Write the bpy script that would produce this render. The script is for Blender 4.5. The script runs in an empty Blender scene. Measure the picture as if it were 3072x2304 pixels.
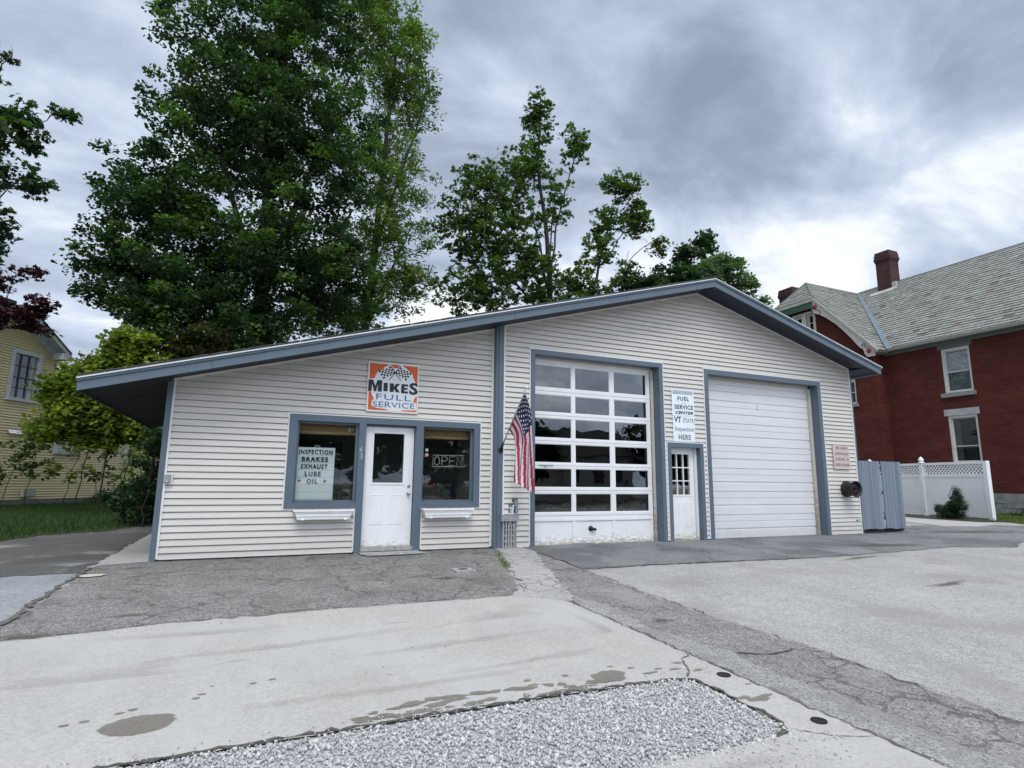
import bpy, bmesh, math, random
import numpy as np
from mathutils import Vector, Matrix, Euler
R = math.radians
random.seed(7)
rng = np.random.default_rng(11)
scn = bpy.context.scene
COL = scn.collection

# ------------------------------------------------------------------ camera
cd = bpy.data.cameras.new("camera"); cam = bpy.data.objects.new("camera", cd); COL.objects.link(cam)
cd.sensor_width = 36; cd.lens = 20.375; cd.clip_start = 0.05; cd.clip_end = 2000
cam.matrix_world = (Matrix.Translation((0, -10.2188, 1.2243)) @ Matrix.Rotation(-R(24.137), 4, 'Z')
                    @ Matrix.Rotation(R(90 + 9.593), 4, 'X') @ Matrix.Rotation(R(0.580), 4, 'Z'))
scn.camera = cam

# ------------------------------------------------------------------ exposure, world, sun
scn.view_settings.view_transform = 'Standard'; scn.view_settings.look = 'None'
scn.view_settings.exposure = 0.10; scn.view_settings.gamma = 1
SUN_EL, SUN_AZ = 54.0, 196.0      # azimuth measured clockwise from +y
w = bpy.data.worlds.new("World"); scn.world = w; w.use_nodes = True
nt = w.node_tree; nt.nodes.clear(); N = nt.nodes.new; L = nt.links.new
out = N('ShaderNodeOutputWorld'); bg = N('ShaderNodeBackground'); bg.inputs[1].default_value = 0.1
L(bg.outputs[0], out.inputs[0])
sky = N('ShaderNodeTexSky'); sky.sky_type = 'NISHITA'; sky.sun_disc = False
sky.sun_elevation = R(SUN_EL); sky.sun_rotation = R(SUN_AZ)
tc = N('ShaderNodeTexCoord'); sep = N('ShaderNodeSeparateXYZ'); L(tc.outputs['Generated'], sep.inputs[0])
def M(op, a, b=None, c=None, clamp=False):
    n = N('ShaderNodeMath'); n.operation = op; n.use_clamp = clamp
    for i, v in enumerate((a, b, c)):
        if v is None: continue
        if isinstance(v, (int, float)): n.inputs[i].default_value = v
        else: L(v, n.inputs[i])
    return n.outputs[0]
zc = M('MAXIMUM', sep.outputs[2], 0.0); zz = M('ADD', zc, 0.30)
px = M('DIVIDE', sep.outputs[0], zz); py = M('DIVIDE', sep.outputs[1], zz)
cmb = N('ShaderNodeCombineXYZ'); L(px, cmb.inputs[0]); L(py, cmb.inputs[1])
mp = N('ShaderNodeMapping'); L(cmb.outputs[0], mp.inputs[0])
mp.inputs['Rotation'].default_value = (0, 0, R(-30)); mp.inputs['Scale'].default_value = (0.95, 1.35, 1); mp.inputs['Location'].default_value = (2.6, 1.1, 0.3)
def noise(vec, scale, det, rough=.5, dist=0.0):
    n = N('ShaderNodeTexNoise'); n.inputs['Scale'].default_value = scale; n.inputs['Detail'].default_value = det
    n.inputs['Roughness'].default_value = rough; n.inputs['Distortion'].default_value = dist; L(vec, n.inputs['Vector']); return n.outputs[0]
n1 = noise(mp.outputs[0], 2.7, 8, .56, .3); n2 = noise(mp.outputs[0], 0.8, 3, .45, .3)
s = M('ADD', M('MULTIPLY', n1, .6), M('MULTIPLY', n2, .4)); s = M('ADD', M('MULTIPLY', M('SUBTRACT', s, .5), 2.5), .60)
# bright break low above the garage ridge
def dirdot(az, el):
    v = (math.sin(R(az)) * math.cos(R(el)), math.cos(R(az)) * math.cos(R(el)), math.sin(R(el)))
    d = N('ShaderNodeVectorMath'); d.operation = 'DOT_PRODUCT'; L(tc.outputs['Generated'], d.inputs[0]); d.inputs[1].default_value = v
    return d.outputs['Value']
# masses and breaks of the cloud deck: (azimuth, elevation, tightness, amount)
for az, el, pw, am in ((51, 15, 70, .34), (36, 12, 40, .22), (16, 13, 40, .26), (62, 23, 160, .10), (57, 35, 200, .08), (45, 31, 400, .10), (-8, 26, 30, .10), (-14, 12, 30, .12), (22, 33, 60, .05),
                       (43, 26, 200, -.07), (38, 34, 160, -.01), (52, 42, 60, -.10), (67, 28, 160, -.12), (60, 16, 300, -.22), (28, 30, 60, -.05)):
    s = M('ADD', s, M('MULTIPLY', M('POWER', M('MAXIMUM', dirdot(az, el), 0.0), pw), am))
cr = N('ShaderNodeValToRGB'); L(s, cr.inputs[0]); e = cr.color_ramp.elements
e[0].position = .22; e[0].color = (.275, .335, .440, 1)
e[1].position = .98; e[1].color = (1.05, 1.08, 1.08, 1)
for p, c in ((.38, (.345, .410, .530)), (.50, (.435, .505, .640)), (.62, (.535, .610, .755)), (.74, (.66, .74, .88)), (.86, (.88, .94, 1.0))):
    x = e.new(p); x.color = (*c, 1)
# sky boost added overhead and behind the viewer, out of frame, to light the scene
top = M('DIVIDE', M('SUBTRACT', zc, 0.70), 0.30, clamp=True); up = M('MULTIPLY', M('POWER', top, 1.3), 2.6)
back = M('MULTIPLY', M('MAXIMUM', M('MULTIPLY', sep.outputs[1], -1.0), 0.0), 1.05)
mul = M('ADD', M('ADD', up, back), 1.0); mul10 = M('MULTIPLY', mul, 10.0)
sc = N('ShaderNodeVectorMath'); sc.operation = 'SCALE'; L(mul10, sc.inputs['Scale'])
mx = N('ShaderNodeMix'); mx.data_type = 'RGBA'; mx.inputs[0].default_value = .94
wh = N('ShaderNodeMix'); wh.data_type = 'RGBA'; L(M('POWER', top, 0.6), wh.inputs[0]); L(cr.outputs[0], wh.inputs[6]); wh.inputs[7].default_value = (.58, .60, .62, 1)
L(wh.outputs[2], sc.inputs[0])
L(sky.outputs[0], mx.inputs[6]); L(sc.outputs[0], mx.inputs[7]); L(mx.outputs[2], bg.inputs[0])
sl = bpy.data.lights.new("sun", 'SUN'); sl.energy = 1.5; sl.angle = R(25); sl.color = (1, .97, .92)
so = bpy.data.objects.new("sun", sl); COL.objects.link(so)
sd = Vector((math.sin(R(SUN_AZ)) * math.cos(R(SUN_EL)), math.cos(R(SUN_AZ)) * math.cos(R(SUN_EL)), math.sin(R(SUN_EL))))
so.rotation_euler = sd.to_track_quat('Z', 'Y').to_euler(); so.location = (0, -20, 40)

# ------------------------------------------------------------------ materials
class NT:
    def __init__(s, m):
        s.t = m.node_tree; s.t.nodes.clear()
    def n(s, ty, **kw):
        x = s.t.nodes.new(ty)
        for k_, v in kw.items(): setattr(x, k_, v)
        return x
    def l(s, a, b): s.t.links.new(a, b)
    def math(s, op, a, b=None, clamp=False):
        n = s.n('ShaderNodeMath', operation=op, use_clamp=clamp)
        for i, v in enumerate((a, b)):
            if v is None: continue
            if isinstance(v, (int, float)): n.inputs[i].default_value = v
            else: s.l(v, n.inputs[i])
        return n.outputs[0]
    def noise(s, vec, sc, det=4, rough=.55):
        n = s.n('ShaderNodeTexNoise'); n.inputs['Scale'].default_value = sc; n.inputs['Detail'].default_value = det
        n.inputs['Roughness'].default_value = rough; s.l(vec, n.inputs['Vector']); return n.outputs[0]
    def ramp(s, fac, stops):
        r = s.n('ShaderNodeValToRGB'); s.l(fac, r.inputs[0]); e = r.color_ramp.elements
        e[0].position, e[0].color = stops[0][0], (*stops[0][1], 1); e[1].position, e[1].color = stops[-1][0], (*stops[-1][1], 1)
        for p, c in stops[1:-1]:
            q = e.new(p); q.color = (*c, 1)
        return r.outputs[0]
    def mix(s, f, a, b, mode='MIX'):
        m = s.n('ShaderNodeMix', data_type='RGBA', blend_type=mode)
        for i, v in ((0, f), (6, a), (7, b)):
            if isinstance(v, (int, float)): m.inputs[i].default_value = v
            elif isinstance(v, tuple): m.inputs[i].default_value = (*v, 1)
            else: s.l(v, m.inputs[i])
        return m.outputs[2]
    def pos(s, scale=None):
        g = s.n('ShaderNodeNewGeometry').outputs['Position']
        if scale:
            m = s.n('ShaderNodeMapping'); m.inputs['Scale'].default_value = scale; s.l(g, m.inputs[0]); g = m.outputs[0]
        return g
    def bsdf(s, col, rough=.6, bump=None, bs=.3, bd=.01, metal=0, spec=.5, extra=None):
        b = s.n('ShaderNodeBsdfPrincipled'); o = s.n('ShaderNodeOutputMaterial')
        if isinstance(col, tuple): b.inputs['Base Color'].default_value = (*col, 1)
        else: s.l(col, b.inputs['Base Color'])
        if isinstance(rough, (int, float)): b.inputs['Roughness'].default_value = rough
        else: s.l(rough, b.inputs['Roughness'])
        b.inputs['Metallic'].default_value = metal; b.inputs['Specular IOR Level'].default_value = spec
        if bump is not None:
            n = s.n('ShaderNodeBump'); n.inputs['Strength'].default_value = bs; n.inputs['Distance'].default_value = bd
            s.l(bump, n.inputs['Height']); s.l(n.outputs[0], b.inputs['Normal'])
        s.l(b.outputs[0], o.inputs[0]); return b
def newmat(name):
    m = bpy.data.materials.new(name); m.use_nodes = True; return m, NT(m)
def sc3(c, k_): return tuple(min(1, x * k_) for x in c)
def mat(name, c, rough=.6, var=.08, sc=3.0, bump=0, bsc=60, metal=0, spec=.4, stretch=None):
    m, t = newmat(name); p = t.pos(stretch)
    f = t.noise(p, sc, 5); col = t.ramp(f, [(.3, sc3(c, 1 - var)), (.7, sc3(c, 1 + var))])
    t.bsdf(col, rough, t.noise(t.pos(), bsc, 3) if bump else None, bump, .004, metal, spec); return m
def dirty(name, c, dirt, amt=.5, rough=.5, zlo=0.0, zhi=.35, sc=9):
    """paint with dirt and flaking low down"""
    m, t = newmat(name); p = t.pos(); sp = t.n('ShaderNodeSeparateXYZ'); t.l(p, sp.inputs[0])
    h = t.math('SUBTRACT', 1.0, t.math('DIVIDE', t.math('SUBTRACT', sp.outputs[2], zlo), zhi - zlo), True)
    nn = t.noise(t.pos((1, 1, 2.2)), sc, 8, .7)
    f = t.ramp(t.math('ADD', t.math('MULTIPLY', h, .30), t.math('MULTIPLY', nn, .62)), [(.50, (0, 0, 0)), (.62, (1, 1, 1))])
    f2 = t.math('MULTIPLY', f, amt)
    g = t.noise(p, 2.2, 4); base = t.ramp(g, [(.3, sc3(c, .93)), (.7, sc3(c, 1.03))])
    t.bsdf(t.mix(f2, base, dirt), rough); return m

BLUE = dirty('blue_trim_paint', (.098, .135, .175), (.15, .17, .19), .35, .45)
SOFF = mat('shaded_soffit_blue', (.007, .013, .026), .5, .2, 2); CANO = mat('near_black_boards', (.010, .013, .017), .9, .3, 4)  # soffit blue painted darker to carry the eave shade; canopy boards plain near-black
SIDE = None
def siding_mat(name, c, sc=(.35, .35, 3.0)):
    m, t = newmat(name); f = t.noise(t.pos(sc), 1.6, 6, .6); g = t.noise(t.pos((6, 6, 60)), 3, 3)
    sp = t.n('ShaderNodeSeparateXYZ'); t.l(t.pos(), sp.inputs[0])
    low = t.math('SUBTRACT', 1.0, t.math('DIVIDE', sp.outputs[2], .45), True)
    d = t.math('MULTIPLY', t.math('MULTIPLY', low, t.noise(t.pos(), 7, 7, .7)), .55)
    col = t.ramp(f, [(.25, sc3(c, .92)), (.75, sc3(c, 1.05))])
    col = t.mix(d, col, (.33, .31, .28))
    t.bsdf(col, .5, g, .08, .002); return m
SIDE = siding_mat('vinyl_siding', (.605, .582, .542))
JCH = mat('light_vinyl', (.72, .71, .69), .5, .05)
WHITE = mat('white_paint', (.78, .79, .80), .4, .04, 4)
WHITED = dirty('white_door_paint', (.80, .81, .82), (.36, .30, .22), .75, .4, 0.0, .42, 11)
WOODJ = dirty('jamb_wood', (.52, .49, .43), (.24, .20, .15), .7, .7, 0, 3.0, 6)
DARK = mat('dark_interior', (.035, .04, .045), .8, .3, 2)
INWALL = mat('office_wall', (.16, .19, .18), .8, .1, 2)
BLACK = mat('black_plastic', (.015, .015, .017), .45, .1)
GREY = mat('grey_metal', (.30, .32, .33), .45, .15, 8, metal=.2)
PIPE = mat('galvanized_conduit', (.42, .43, .42), .45, .2, 14, metal=.4)
BRASS = mat('tarnished_brass', (.22, .18, .11), .35, .2, 20, metal=.8)
CHROME = mat('brushed_metal', (.45, .46, .47), .3, .1, 8, metal=.9)
RUST = mat('rusty_steel', (.016, .012, .012), .6, .5, 14, .4, 90)
SHING = mat('roof_shingle', (.09, .09, .095), .9, .3, 20, .5, 120)
DRIP = mat('drip_edge_metal', (.70, .72, .73), .35, .06, 8, metal=.3)
STEEL = mat('white_steel_door', (.70, .72, .76), .42, .03, 3)
SOIL = mat('dark_soil', (.045, .038, .030), .95, .4, 9, .8, 40)
RED = mat('red_paint', (.42, .03, .03), .5, .1)
def ribbed(name, c):
    m, t = newmat(name); sp = t.n('ShaderNodeSeparateXYZ'); t.l(t.pos(), sp.inputs[0])
    wv = t.math('SINE', t.math('MULTIPLY', sp.outputs[2], 2 * math.pi / .024))
    f = t.noise(t.pos((.6, 1, 5)), 2, 5); col = t.ramp(f, [(.3, sc3(c, .95)), (.7, sc3(c, 1.03))])
    low = t.math('SUBTRACT', 1.0, t.math('DIVIDE', sp.outputs[2], .3), True)
    d = t.math('MULTIPLY', t.math('MULTIPLY', low, t.noise(t.pos(), 6, 7, .7)), .6)
    t.bsdf(t.mix(d, col, (.38, .35, .30)), .4, wv, .25, .002); return m
RIBW = ribbed('ribbed_white_steel', (.69, .695, .71))
def glass(name, tint=(.8, .85, .85), boost=1.5, rough=0.0, haze=0.0, wav=0.0):
    m, t = newmat(name); g = t.n('ShaderNodeBsdfGlossy'); g.inputs['Roughness'].default_value = rough; g.inputs[0].default_value = (1, 1, 1, 1)
    tr = t.n('ShaderNodeBsdfTransparent'); tr.inputs[0].default_value = (*tint, 1)
    fr = t.n('ShaderNodeFresnel'); fr.inputs[0].default_value = 1.5
    if wav:
        b = t.n('ShaderNodeBump'); b.inputs['Strength'].default_value = wav; b.inputs['Distance'].default_value = .02
        t.l(t.noise(t.pos(), 2.2, 2), b.inputs['Height']); t.l(b.outputs[0], g.inputs['Normal'])
    f = t.math('MULTIPLY', fr.outputs[0], boost, True)
    mx_ = t.n('ShaderNodeMixShader'); t.l(f, mx_.inputs[0]); t.l(tr.outputs[0], mx_.inputs[1]); t.l(g.outputs[0], mx_.inputs[2])
    o = t.n('ShaderNodeOutputMaterial'); t.l(mx_.outputs[0], o.inputs[0]); return m
GLASS = glass('window_glass', (.93, .95, .94), .85, 0, wav=.06)
GLASSH = glass('house_glass', (.8, .82, .82), .4)
GLASSD = glass('garage_glass', (.45, .48, .50), 2.5, 0, wav=.10)

def ground_mat(name, c, agg=(.6, 1.5), aggscale=90, var=.14, sc=1.2, bump=.5, blotch=None, agm=.5, cracks=0):
    m, t = newmat(name); p = t.pos()
    f = t.noise(p, sc, 8, .6); base = t.ramp(f, [(.3, sc3(c, 1 - var)), (.7, sc3(c, 1 + var))])
    v = t.n('ShaderNodeTexVoronoi'); v.inputs['Scale'].default_value = aggscale; t.l(p, v.inputs['Vector'])
    gs = t.n('ShaderNodeRGBToBW'); t.l(v.outputs['Color'], gs.inputs[0])
    ag = t.ramp(gs.outputs[0], [(.2, (agg[0],) * 3), (.8, (agg[1],) * 3)])
    col = t.mix(agm, base, ag, 'MULTIPLY')
    v3 = t.n('ShaderNodeTexVoronoi'); v3.inputs['Scale'].default_value = aggscale * .22; t.l(p, v3.inputs['Vector'])
    g3 = t.n('ShaderNodeRGBToBW'); t.l(v3.outputs['Color'], g3.inputs[0])
    col = t.mix(min(1, agm * .7), col, t.ramp(g3.outputs[0], [(.15, (.82,) * 3), (.85, (1.16,) * 3)]), 'MULTIPLY')
    st = t.noise(t.pos((1, .25, 1)), 3.0, 6, .6)
    col = t.mix(.5, col, t.ramp(st, [(.35, (.90,) * 3), (.65, (1.08,) * 3)]), 'MULTIPLY')
    if blotch:
        f2 = t.ramp(t.noise(p, blotch[1], 6, .6), [(blotch[2], (0, 0, 0)), (blotch[2] + .08, (1, 1, 1))])
        col = t.mix(t.math('MULTIPLY', f2, blotch[3]), col, blotch[0])
    if cracks:
        wn = t.n('ShaderNodeTexNoise'); wn.inputs['Scale'].default_value = 4; wn.inputs['Detail'].default_value = 5; t.l(p, wn.inputs['Vector'])
        va = t.n('ShaderNodeVectorMath', operation='ADD'); t.l(p, va.inputs[0])
        vs = t.n('ShaderNodeVectorMath', operation='SCALE'); t.l(wn.outputs['Color'], vs.inputs[0]); vs.inputs['Scale'].default_value = .35
        t.l(vs.outputs[0], va.inputs[1])
        v2 = t.n('ShaderNodeTexVoronoi', feature='DISTANCE_TO_EDGE'); v2.inputs['Scale'].default_value = cracks; t.l(va.outputs[0], v2.inputs['Vector'])
        ck = t.ramp(v2.outputs['Distance'], [(.008 * cracks, (1, 1, 1)), (.02 * cracks, (0, 0, 0))])
        msk = t.ramp(t.noise(p, 1.1, 3), [(.42, (0, 0, 0)), (.52, (1, 1, 1))])
        col = t.mix(t.math('MULTIPLY', t.math('MULTIPLY', ck, msk), .65), col, sc3(c, .35))
    bm_ = t.math('ADD', t.math('MULTIPLY', gs.outputs[0], .7), t.math('MULTIPLY', t.noise(p, 25, 4), .6))
    t.bsdf(col, .85, bm_, bump, .006, spec=.25); return m
CONC = ground_mat('worn_concrete', (.40, .392, .370), (.88, 1.12), 240, .07, .9, .12, ((.435, .43, .42), .8, .50, .5), .7)
LOT = ground_mat('gravelly_old_asphalt', (.345, .342, .325), (.55, 1.45), 105, .10, .7, .55, ((.255, .248, .235), .5, .54, .6), .62)
LOT2 = ground_mat('coarse_rubble_asphalt', (.30, .30, .29), (.5, 1.5), 85, .16, 1.6, .8, ((.21, .205, .20), 1.6, .48, .7), .65)
ASPH = ground_mat('dark_coarse_asphalt', (.19, .187, .178), (.4, 1.8), 85, .18, 1.5, .8, ((.13, .128, .122), 1.3, .55, .6), .75, 1.5)
ASPS = ground_mat('asphalt_strip_mat', (.215, .212, .21), (.5, 1.55), 85, .18, 1.5, .8, ((.28, .275, .265), 1.8, .54, .7), .75, 1.9)
BAND = ground_mat('newer_asphalt', (.195, .20, .205), (.6, 1.4), 110, .16, 1.0, .4, ((.115, .12, .125), .55, .50, .75), .6, .8)
BLUA = ground_mat('pale_blue_asphalt', (.27, .285, .30), (.6, 1.4), 110, .10, 1.4, .5, None, .6)
OLDA = ground_mat('stained_old_asphalt', (.105, .10, .097), (.6, 1.4), 80, .25, 1.0, .5, ((.30, .29, .28), 1.1, .57, .8), .5)
PATHM = ground_mat('cracked_concrete', (.36, .355, .34), (.75, 1.25), 110, .10, 1.4, .4, None, .6, 3.2)
STAIN = ground_mat('wet_concrete', (.205, .192, .168), (.9, 1.1), 240, .10, 2, .12, None, .6)
CRK = mat('crack_dirt', (.085, .078, .070), .95, .5, 20, .5, 80)
SEAM = mat('seam_dirt', (.12, .11, .10), .95, .5, 20, .5, 80)
GRSOIL = ground_mat('lawn_soil', (.035, .055, .018), (.6, 1.4), 60, .3, 1.0, .8, None, .5)
FARG = ground_mat('far_ground_mat', (.10, .11, .08), (.8, 1.2), 20, .2, .2, .2)

# ------------------------------------------------------------------ object helpers
def tag(o, label=None, cat=None, group=None, kind=None):
    if label: o['label'] = label
    if cat: o['category'] = cat
    if group: o['group'] = group
    if kind: o['kind'] = kind
    return o
def thing(name, loc, label, cat, group=None, rz=0):
    o = bpy.data.objects.new(name, None); COL.objects.link(o); o.location = loc; o.rotation_euler = (0, 0, rz)
    o.empty_display_size = .1
    return tag(o, label, cat, group)
def world_mat(o):
    m = Matrix.LocRotScale(o.location, o.rotation_euler, None)
    return world_mat(o.parent) @ m if o.parent else m
TXT = {}
def text_geo(s, bold=0.0, shear=0.0, spacing=1.0):
    key = (s, bold, shear, spacing)
    if key in TXT: return TXT[key]
    c = bpy.data.curves.new('t', 'FONT'); c.body = s; c.offset = bold; c.shear = shear; c.space_character = spacing; c.resolution_u = 3
    o = bpy.data.objects.new('t', c); COL.objects.link(o)
    bpy.context.view_layer.update()
    me = bpy.data.meshes.new_from_object(o.evaluated_get(bpy.context.evaluated_depsgraph_get()))
    v = np.array([tuple(x.co) for x in me.vertices]); f = [tuple(p.vertices) for p in me.polygons]
    bpy.data.objects.remove(o); bpy.data.curves.remove(c); bpy.data.meshes.remove(me)
    mn, mxx = v.min(0), v.max(0); v = (v - mn) / np.maximum(mxx - mn, 1e-6)
    TXT[key] = (v, f); return TXT[key]
class MB:
    def __init__(s): s.v = []; s.f = []; s.m = []; s.mi = 0
    def add(s, vs, fs):
        b = len(s.v); s.v += [tuple(map(float, q)) for q in vs]; s.f += [tuple(b + i for i in f) for f in fs]; s.m += [s.mi] * len(fs); return s
    def box(s, x0, x1, y0, y1, z0, z1):
        x0, x1 = sorted((x0, x1)); y0, y1 = sorted((y0, y1)); z0, z1 = sorted((z0, z1))
        return s.add([(x0, y0, z0), (x1, y0, z0), (x1, y1, z0), (x0, y1, z0), (x0, y0, z1), (x1, y0, z1), (x1, y1, z1), (x0, y1, z1)],
                     [(0, 3, 2, 1), (4, 5, 6, 7), (0, 1, 5, 4), (1, 2, 6, 5), (2, 3, 7, 6), (3, 0, 4, 7)])
    def quad(s, *p): return s.add(p, [tuple(range(len(p)))])
    def slab(s, pts, off):
        """polygon pts (3d) extruded by vector off"""
        n = len(pts); o = Vector(off); q = [Vector(p) for p in pts]; q2 = [p + o for p in q]
        nrm = Vector((0, 0, 0))
        for i in range(n): nrm += (q[i] - q[0]).cross(q[(i + 1) % n] - q[0])
        flip = nrm.dot(o) > 0
        f = [tuple(range(n)) if not flip else tuple(range(n - 1, -1, -1)), tuple(range(2 * n - 1, n - 1, -1)) if not flip else tuple(range(n, 2 * n))]
        for i in range(n):
            j = (i + 1) % n; f.append((i, n + i, n + j, j) if not flip else (i, j, n + j, n + i))
        return s.add(q + q2, f)
    def tube(s, pts, r, n=8, cap=True):
        pts = [Vector(p) for p in pts]; rs = r if isinstance(r, (list, tuple)) else [r] * len(pts)
        vs = []; fs = []
        ref = None
        for i, p in enumerate(pts):
            d = (pts[min(i + 1, len(pts) - 1)] - pts[max(i - 1, 0)]).normalized()
            if ref is None: ref = d.orthogonal().normalized()
            a = (ref - d * ref.dot(d)); a = a.normalized() if a.length > 1e-6 else d.orthogonal().normalized(); ref = a; b = d.cross(a)
            for k_ in range(n):
                t_ = 2 * math.pi * k_ / n; vs.append(p + (a * math.cos(t_) + b * math.sin(t_)) * rs[i])
        for i in range(len(pts) - 1):
            for k_ in range(n):
                k2 = (k_ + 1) % n; fs.append((i * n + k_, i * n + k2, (i + 1) * n + k2, (i + 1) * n + k_))
        if cap: fs.append(tuple(range(n - 1, -1, -1))); fs.append(tuple(range((len(pts) - 1) * n, len(pts) * n)))
        return s.add(vs, fs)
    def lathe(s, prof, org, ax=(0, 0, 1), n=16):
        """prof: list of (radius, along-axis)"""
        ax = Vector(ax).normalized(); a = ax.orthogonal().normalized(); b = ax.cross(a); org = Vector(org); vs = []; fs = []
        for (r, h) in prof:
            for k_ in range(n):
                t_ = 2 * math.pi * k_ / n; vs.append(org + ax * h + (a * math.cos(t_) + b * math.sin(t_)) * max(r, 1e-4))
        for i in range(len(prof) - 1):
            for k_ in range(n):
                k2 = (k_ + 1) % n; fs.append((i * n + k_, i * n + k2, (i + 1) * n + k2, (i + 1) * n + k_))
        return s.add(vs, fs)
    def text(s, t, x0, x1, z0, z1, y, bold=0, shear=0, spacing=1.0):
        v, f = text_geo(t, bold, shear, spacing)
        return s.add([(x0 + (x1 - x0) * p[0], y, z0 + (z1 - z0) * p[1]) for p in v], f)
    def build(s, name, mats, parent=None, local=False, smooth=False, bevel=0):
        me = bpy.data.meshes.new(name)
        if not isinstance(mats, (list, tuple)): mats = [mats]
        v = s.v
        if parent is not None and not local:
            inv = world_mat(parent).inverted(); v = [tuple(inv @ Vector(p)) for p in v]
        me.from_pydata(v, [], s.f)
        for m_ in mats: me.materials.append(m_)
        if len(mats) > 1: me.polygons.foreach_set('material_index', s.m)
        if smooth: me.polygons.foreach_set('use_smooth', [True] * len(me.polygons))
        me.update()
        o = bpy.data.objects.new(name, me); COL.objects.link(o)
        if parent is not None: o.parent = parent
        if bevel:
            b = o.modifiers.new('b', 'BEVEL'); b.width = bevel; b.segments = 2; b.limit_method = 'ANGLE'
        return o
def sub(o, name, mb, mats, **kw):   # sub-part of a part which sits at its thing's origin
    return mb.build(name, mats, o, **kw)
def tagname(o, label): o['label'] = label; return o

def course_siding(mb, x0, x1, z0, z1, y, openings, P=.1016, lip=.022, gap=.017, T=lambda x, y, z: (x, y, z)):
    k0 = int(math.floor(z0 / P)); k1 = int(math.ceil(z1 / P))
    for k_ in range(k0, k1):
        za, zb = k_ * P, (k_ + 1) * P; zs = [za, za + gap, zb]
        for o in openings:
            for q in o[2:4]:
                if za < q < zb: zs.append(q)
        for q in (z0, z1):
            if za < q < zb: zs.append(q)
        zs = sorted(set(zs))
        for a, b in zip(zs[:-1], zs[1:]):
            mid = (a + b) / 2
            if mid < z0 or mid > z1 or b - a < 1e-5: continue
            xs = [(x0, x1)]
            for o in openings:
                if o[2] < mid < o[3]:
                    nx = []
                    for p, q in xs:
                        if o[1] <= p or o[0] >= q: nx.append((p, q)); continue
                        if o[0] > p: nx.append((p, o[0]))
                        if o[1] < q: nx.append((o[1], q))
                    xs = nx
            dep = lambda z: y - lip * (1 - (z - za - gap) / (P - gap))
            for p, q in xs:
                if mid < za + gap:
                    mb.quad(T(p, y + .024, a), T(q, y + .024, a), T(q, y + .024, b), T(p, y + .024, b))
                    if abs(b - (za + gap)) < 1e-5:
                        mb.quad(T(p, y - lip, b), T(p, y + .024, b), T(q, y + .024, b), T(q, y - lip, b))
                    if abs(a - za) < 1e-5:
                        mb.quad(T(p, y, a), T(q, y, a), T(q, y + .024, a), T(p, y + .024, a))
                else:
                    mb.quad(T(p, dep(a), a), T(q, dep(a), a), T(q, dep(b), b), T(p, dep(b), b))
def clip(mb, planes):
    """keep the side opposite to each plane normal"""
    bm = bmesh.new(); vs = [bm.verts.new(p) for p in mb.v]
    for f in mb.f:
        try: bm.faces.new([vs[i] for i in f])
        except ValueError: pass
    for co, no in planes:
        bmesh.ops.bisect_plane(bm, geom=bm.verts[:] + bm.edges[:] + bm.faces[:], plane_co=co, plane_no=no, clear_outer=True, dist=1e-5)
    bm.verts.index_update(); r = MB(); r.add([v.co[:] for v in bm.verts], [[v.index for v in f.verts] for f in bm.faces]); bm.free(); return r

# ------------------------------------------------------------------ ground
def sm(t): t = min(1, max(0, t)); return t * t * (3 - 2 * t)
def hgt(x, y):
    z = .028 * min(0, max(y, -40) + .3) + .18 * sm((x - 15.5) / 3.5)
    z += .16 * sm((y - 5) / 8) * min(1, max(0, (-1.2 - x) / .7))
    return z
XB = [15.5 + .25 * i for i in range(15)] + [-1.2, -1.55, -1.9]; YB = [-.3] + [5 + .5 * i for i in range(17)]
def jitter_poly(pts, amp, step, closed=True, seed=0):
    rr = random.Random(seed); o = []
    n = len(pts); rngn = range(n if closed else n - 1)
    for i in rngn:
        a = Vector(pts[i][:2]); b = Vector(pts[(i + 1) % n][:2]); d = b - a; m_ = max(1, int(d.length / step)); nn = Vector((-d.y, d.x)).normalized() if d.length > 0 else Vector((0, 0))
        for k_ in range(m_):
            t_ = k_ / m_; o.append(a + d * t_ + nn * (rr.gauss(0, amp) if k_ else rr.gauss(0, amp * .3)))
    if not closed: o.append(Vector(pts[-1][:2]))
    return o
def sheet(name, pts, mt, lift, amp=.012, step=.08, seed=0, kind='structure'):
    P = jitter_poly(pts, amp, step, True, seed) if amp else [Vector(p) for p in pts]
    bm = bmesh.new(); vs = [bm.verts.new((p[0], p[1], 0)) for p in P]
    es = [bm.edges.new((vs[i], vs[(i + 1) % len(vs)])) for i in range(len(vs))]
    bmesh.ops.triangle_fill(bm, edges=es, use_beauty=True)
    xs = [p[0] for p in P]; ys = [p[1] for p in P]
    for c, lim, no in ((XB, xs, (1, 0, 0)), (YB, ys, (0, 1, 0))):
        for q in c:
            if min(lim) < q < max(lim):
                bmesh.ops.bisect_plane(bm, geom=bm.verts[:] + bm.edges[:] + bm.faces[:], plane_co=(q, q, 0), plane_no=no, dist=1e-5)
    for v in bm.verts: v.co.z = hgt(v.co.x, v.co.y) + lift
    for f in bm.faces:
        f.normal_update()
        if f.normal.z < 0: f.normal_flip()
    me = bpy.data.meshes.new(name); bm.to_mesh(me); bm.free(); me.materials.append(mt)
    o = bpy.data.objects.new(name, me); COL.objects.link(o)
    if kind: o['kind'] = kind
    return o
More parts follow.
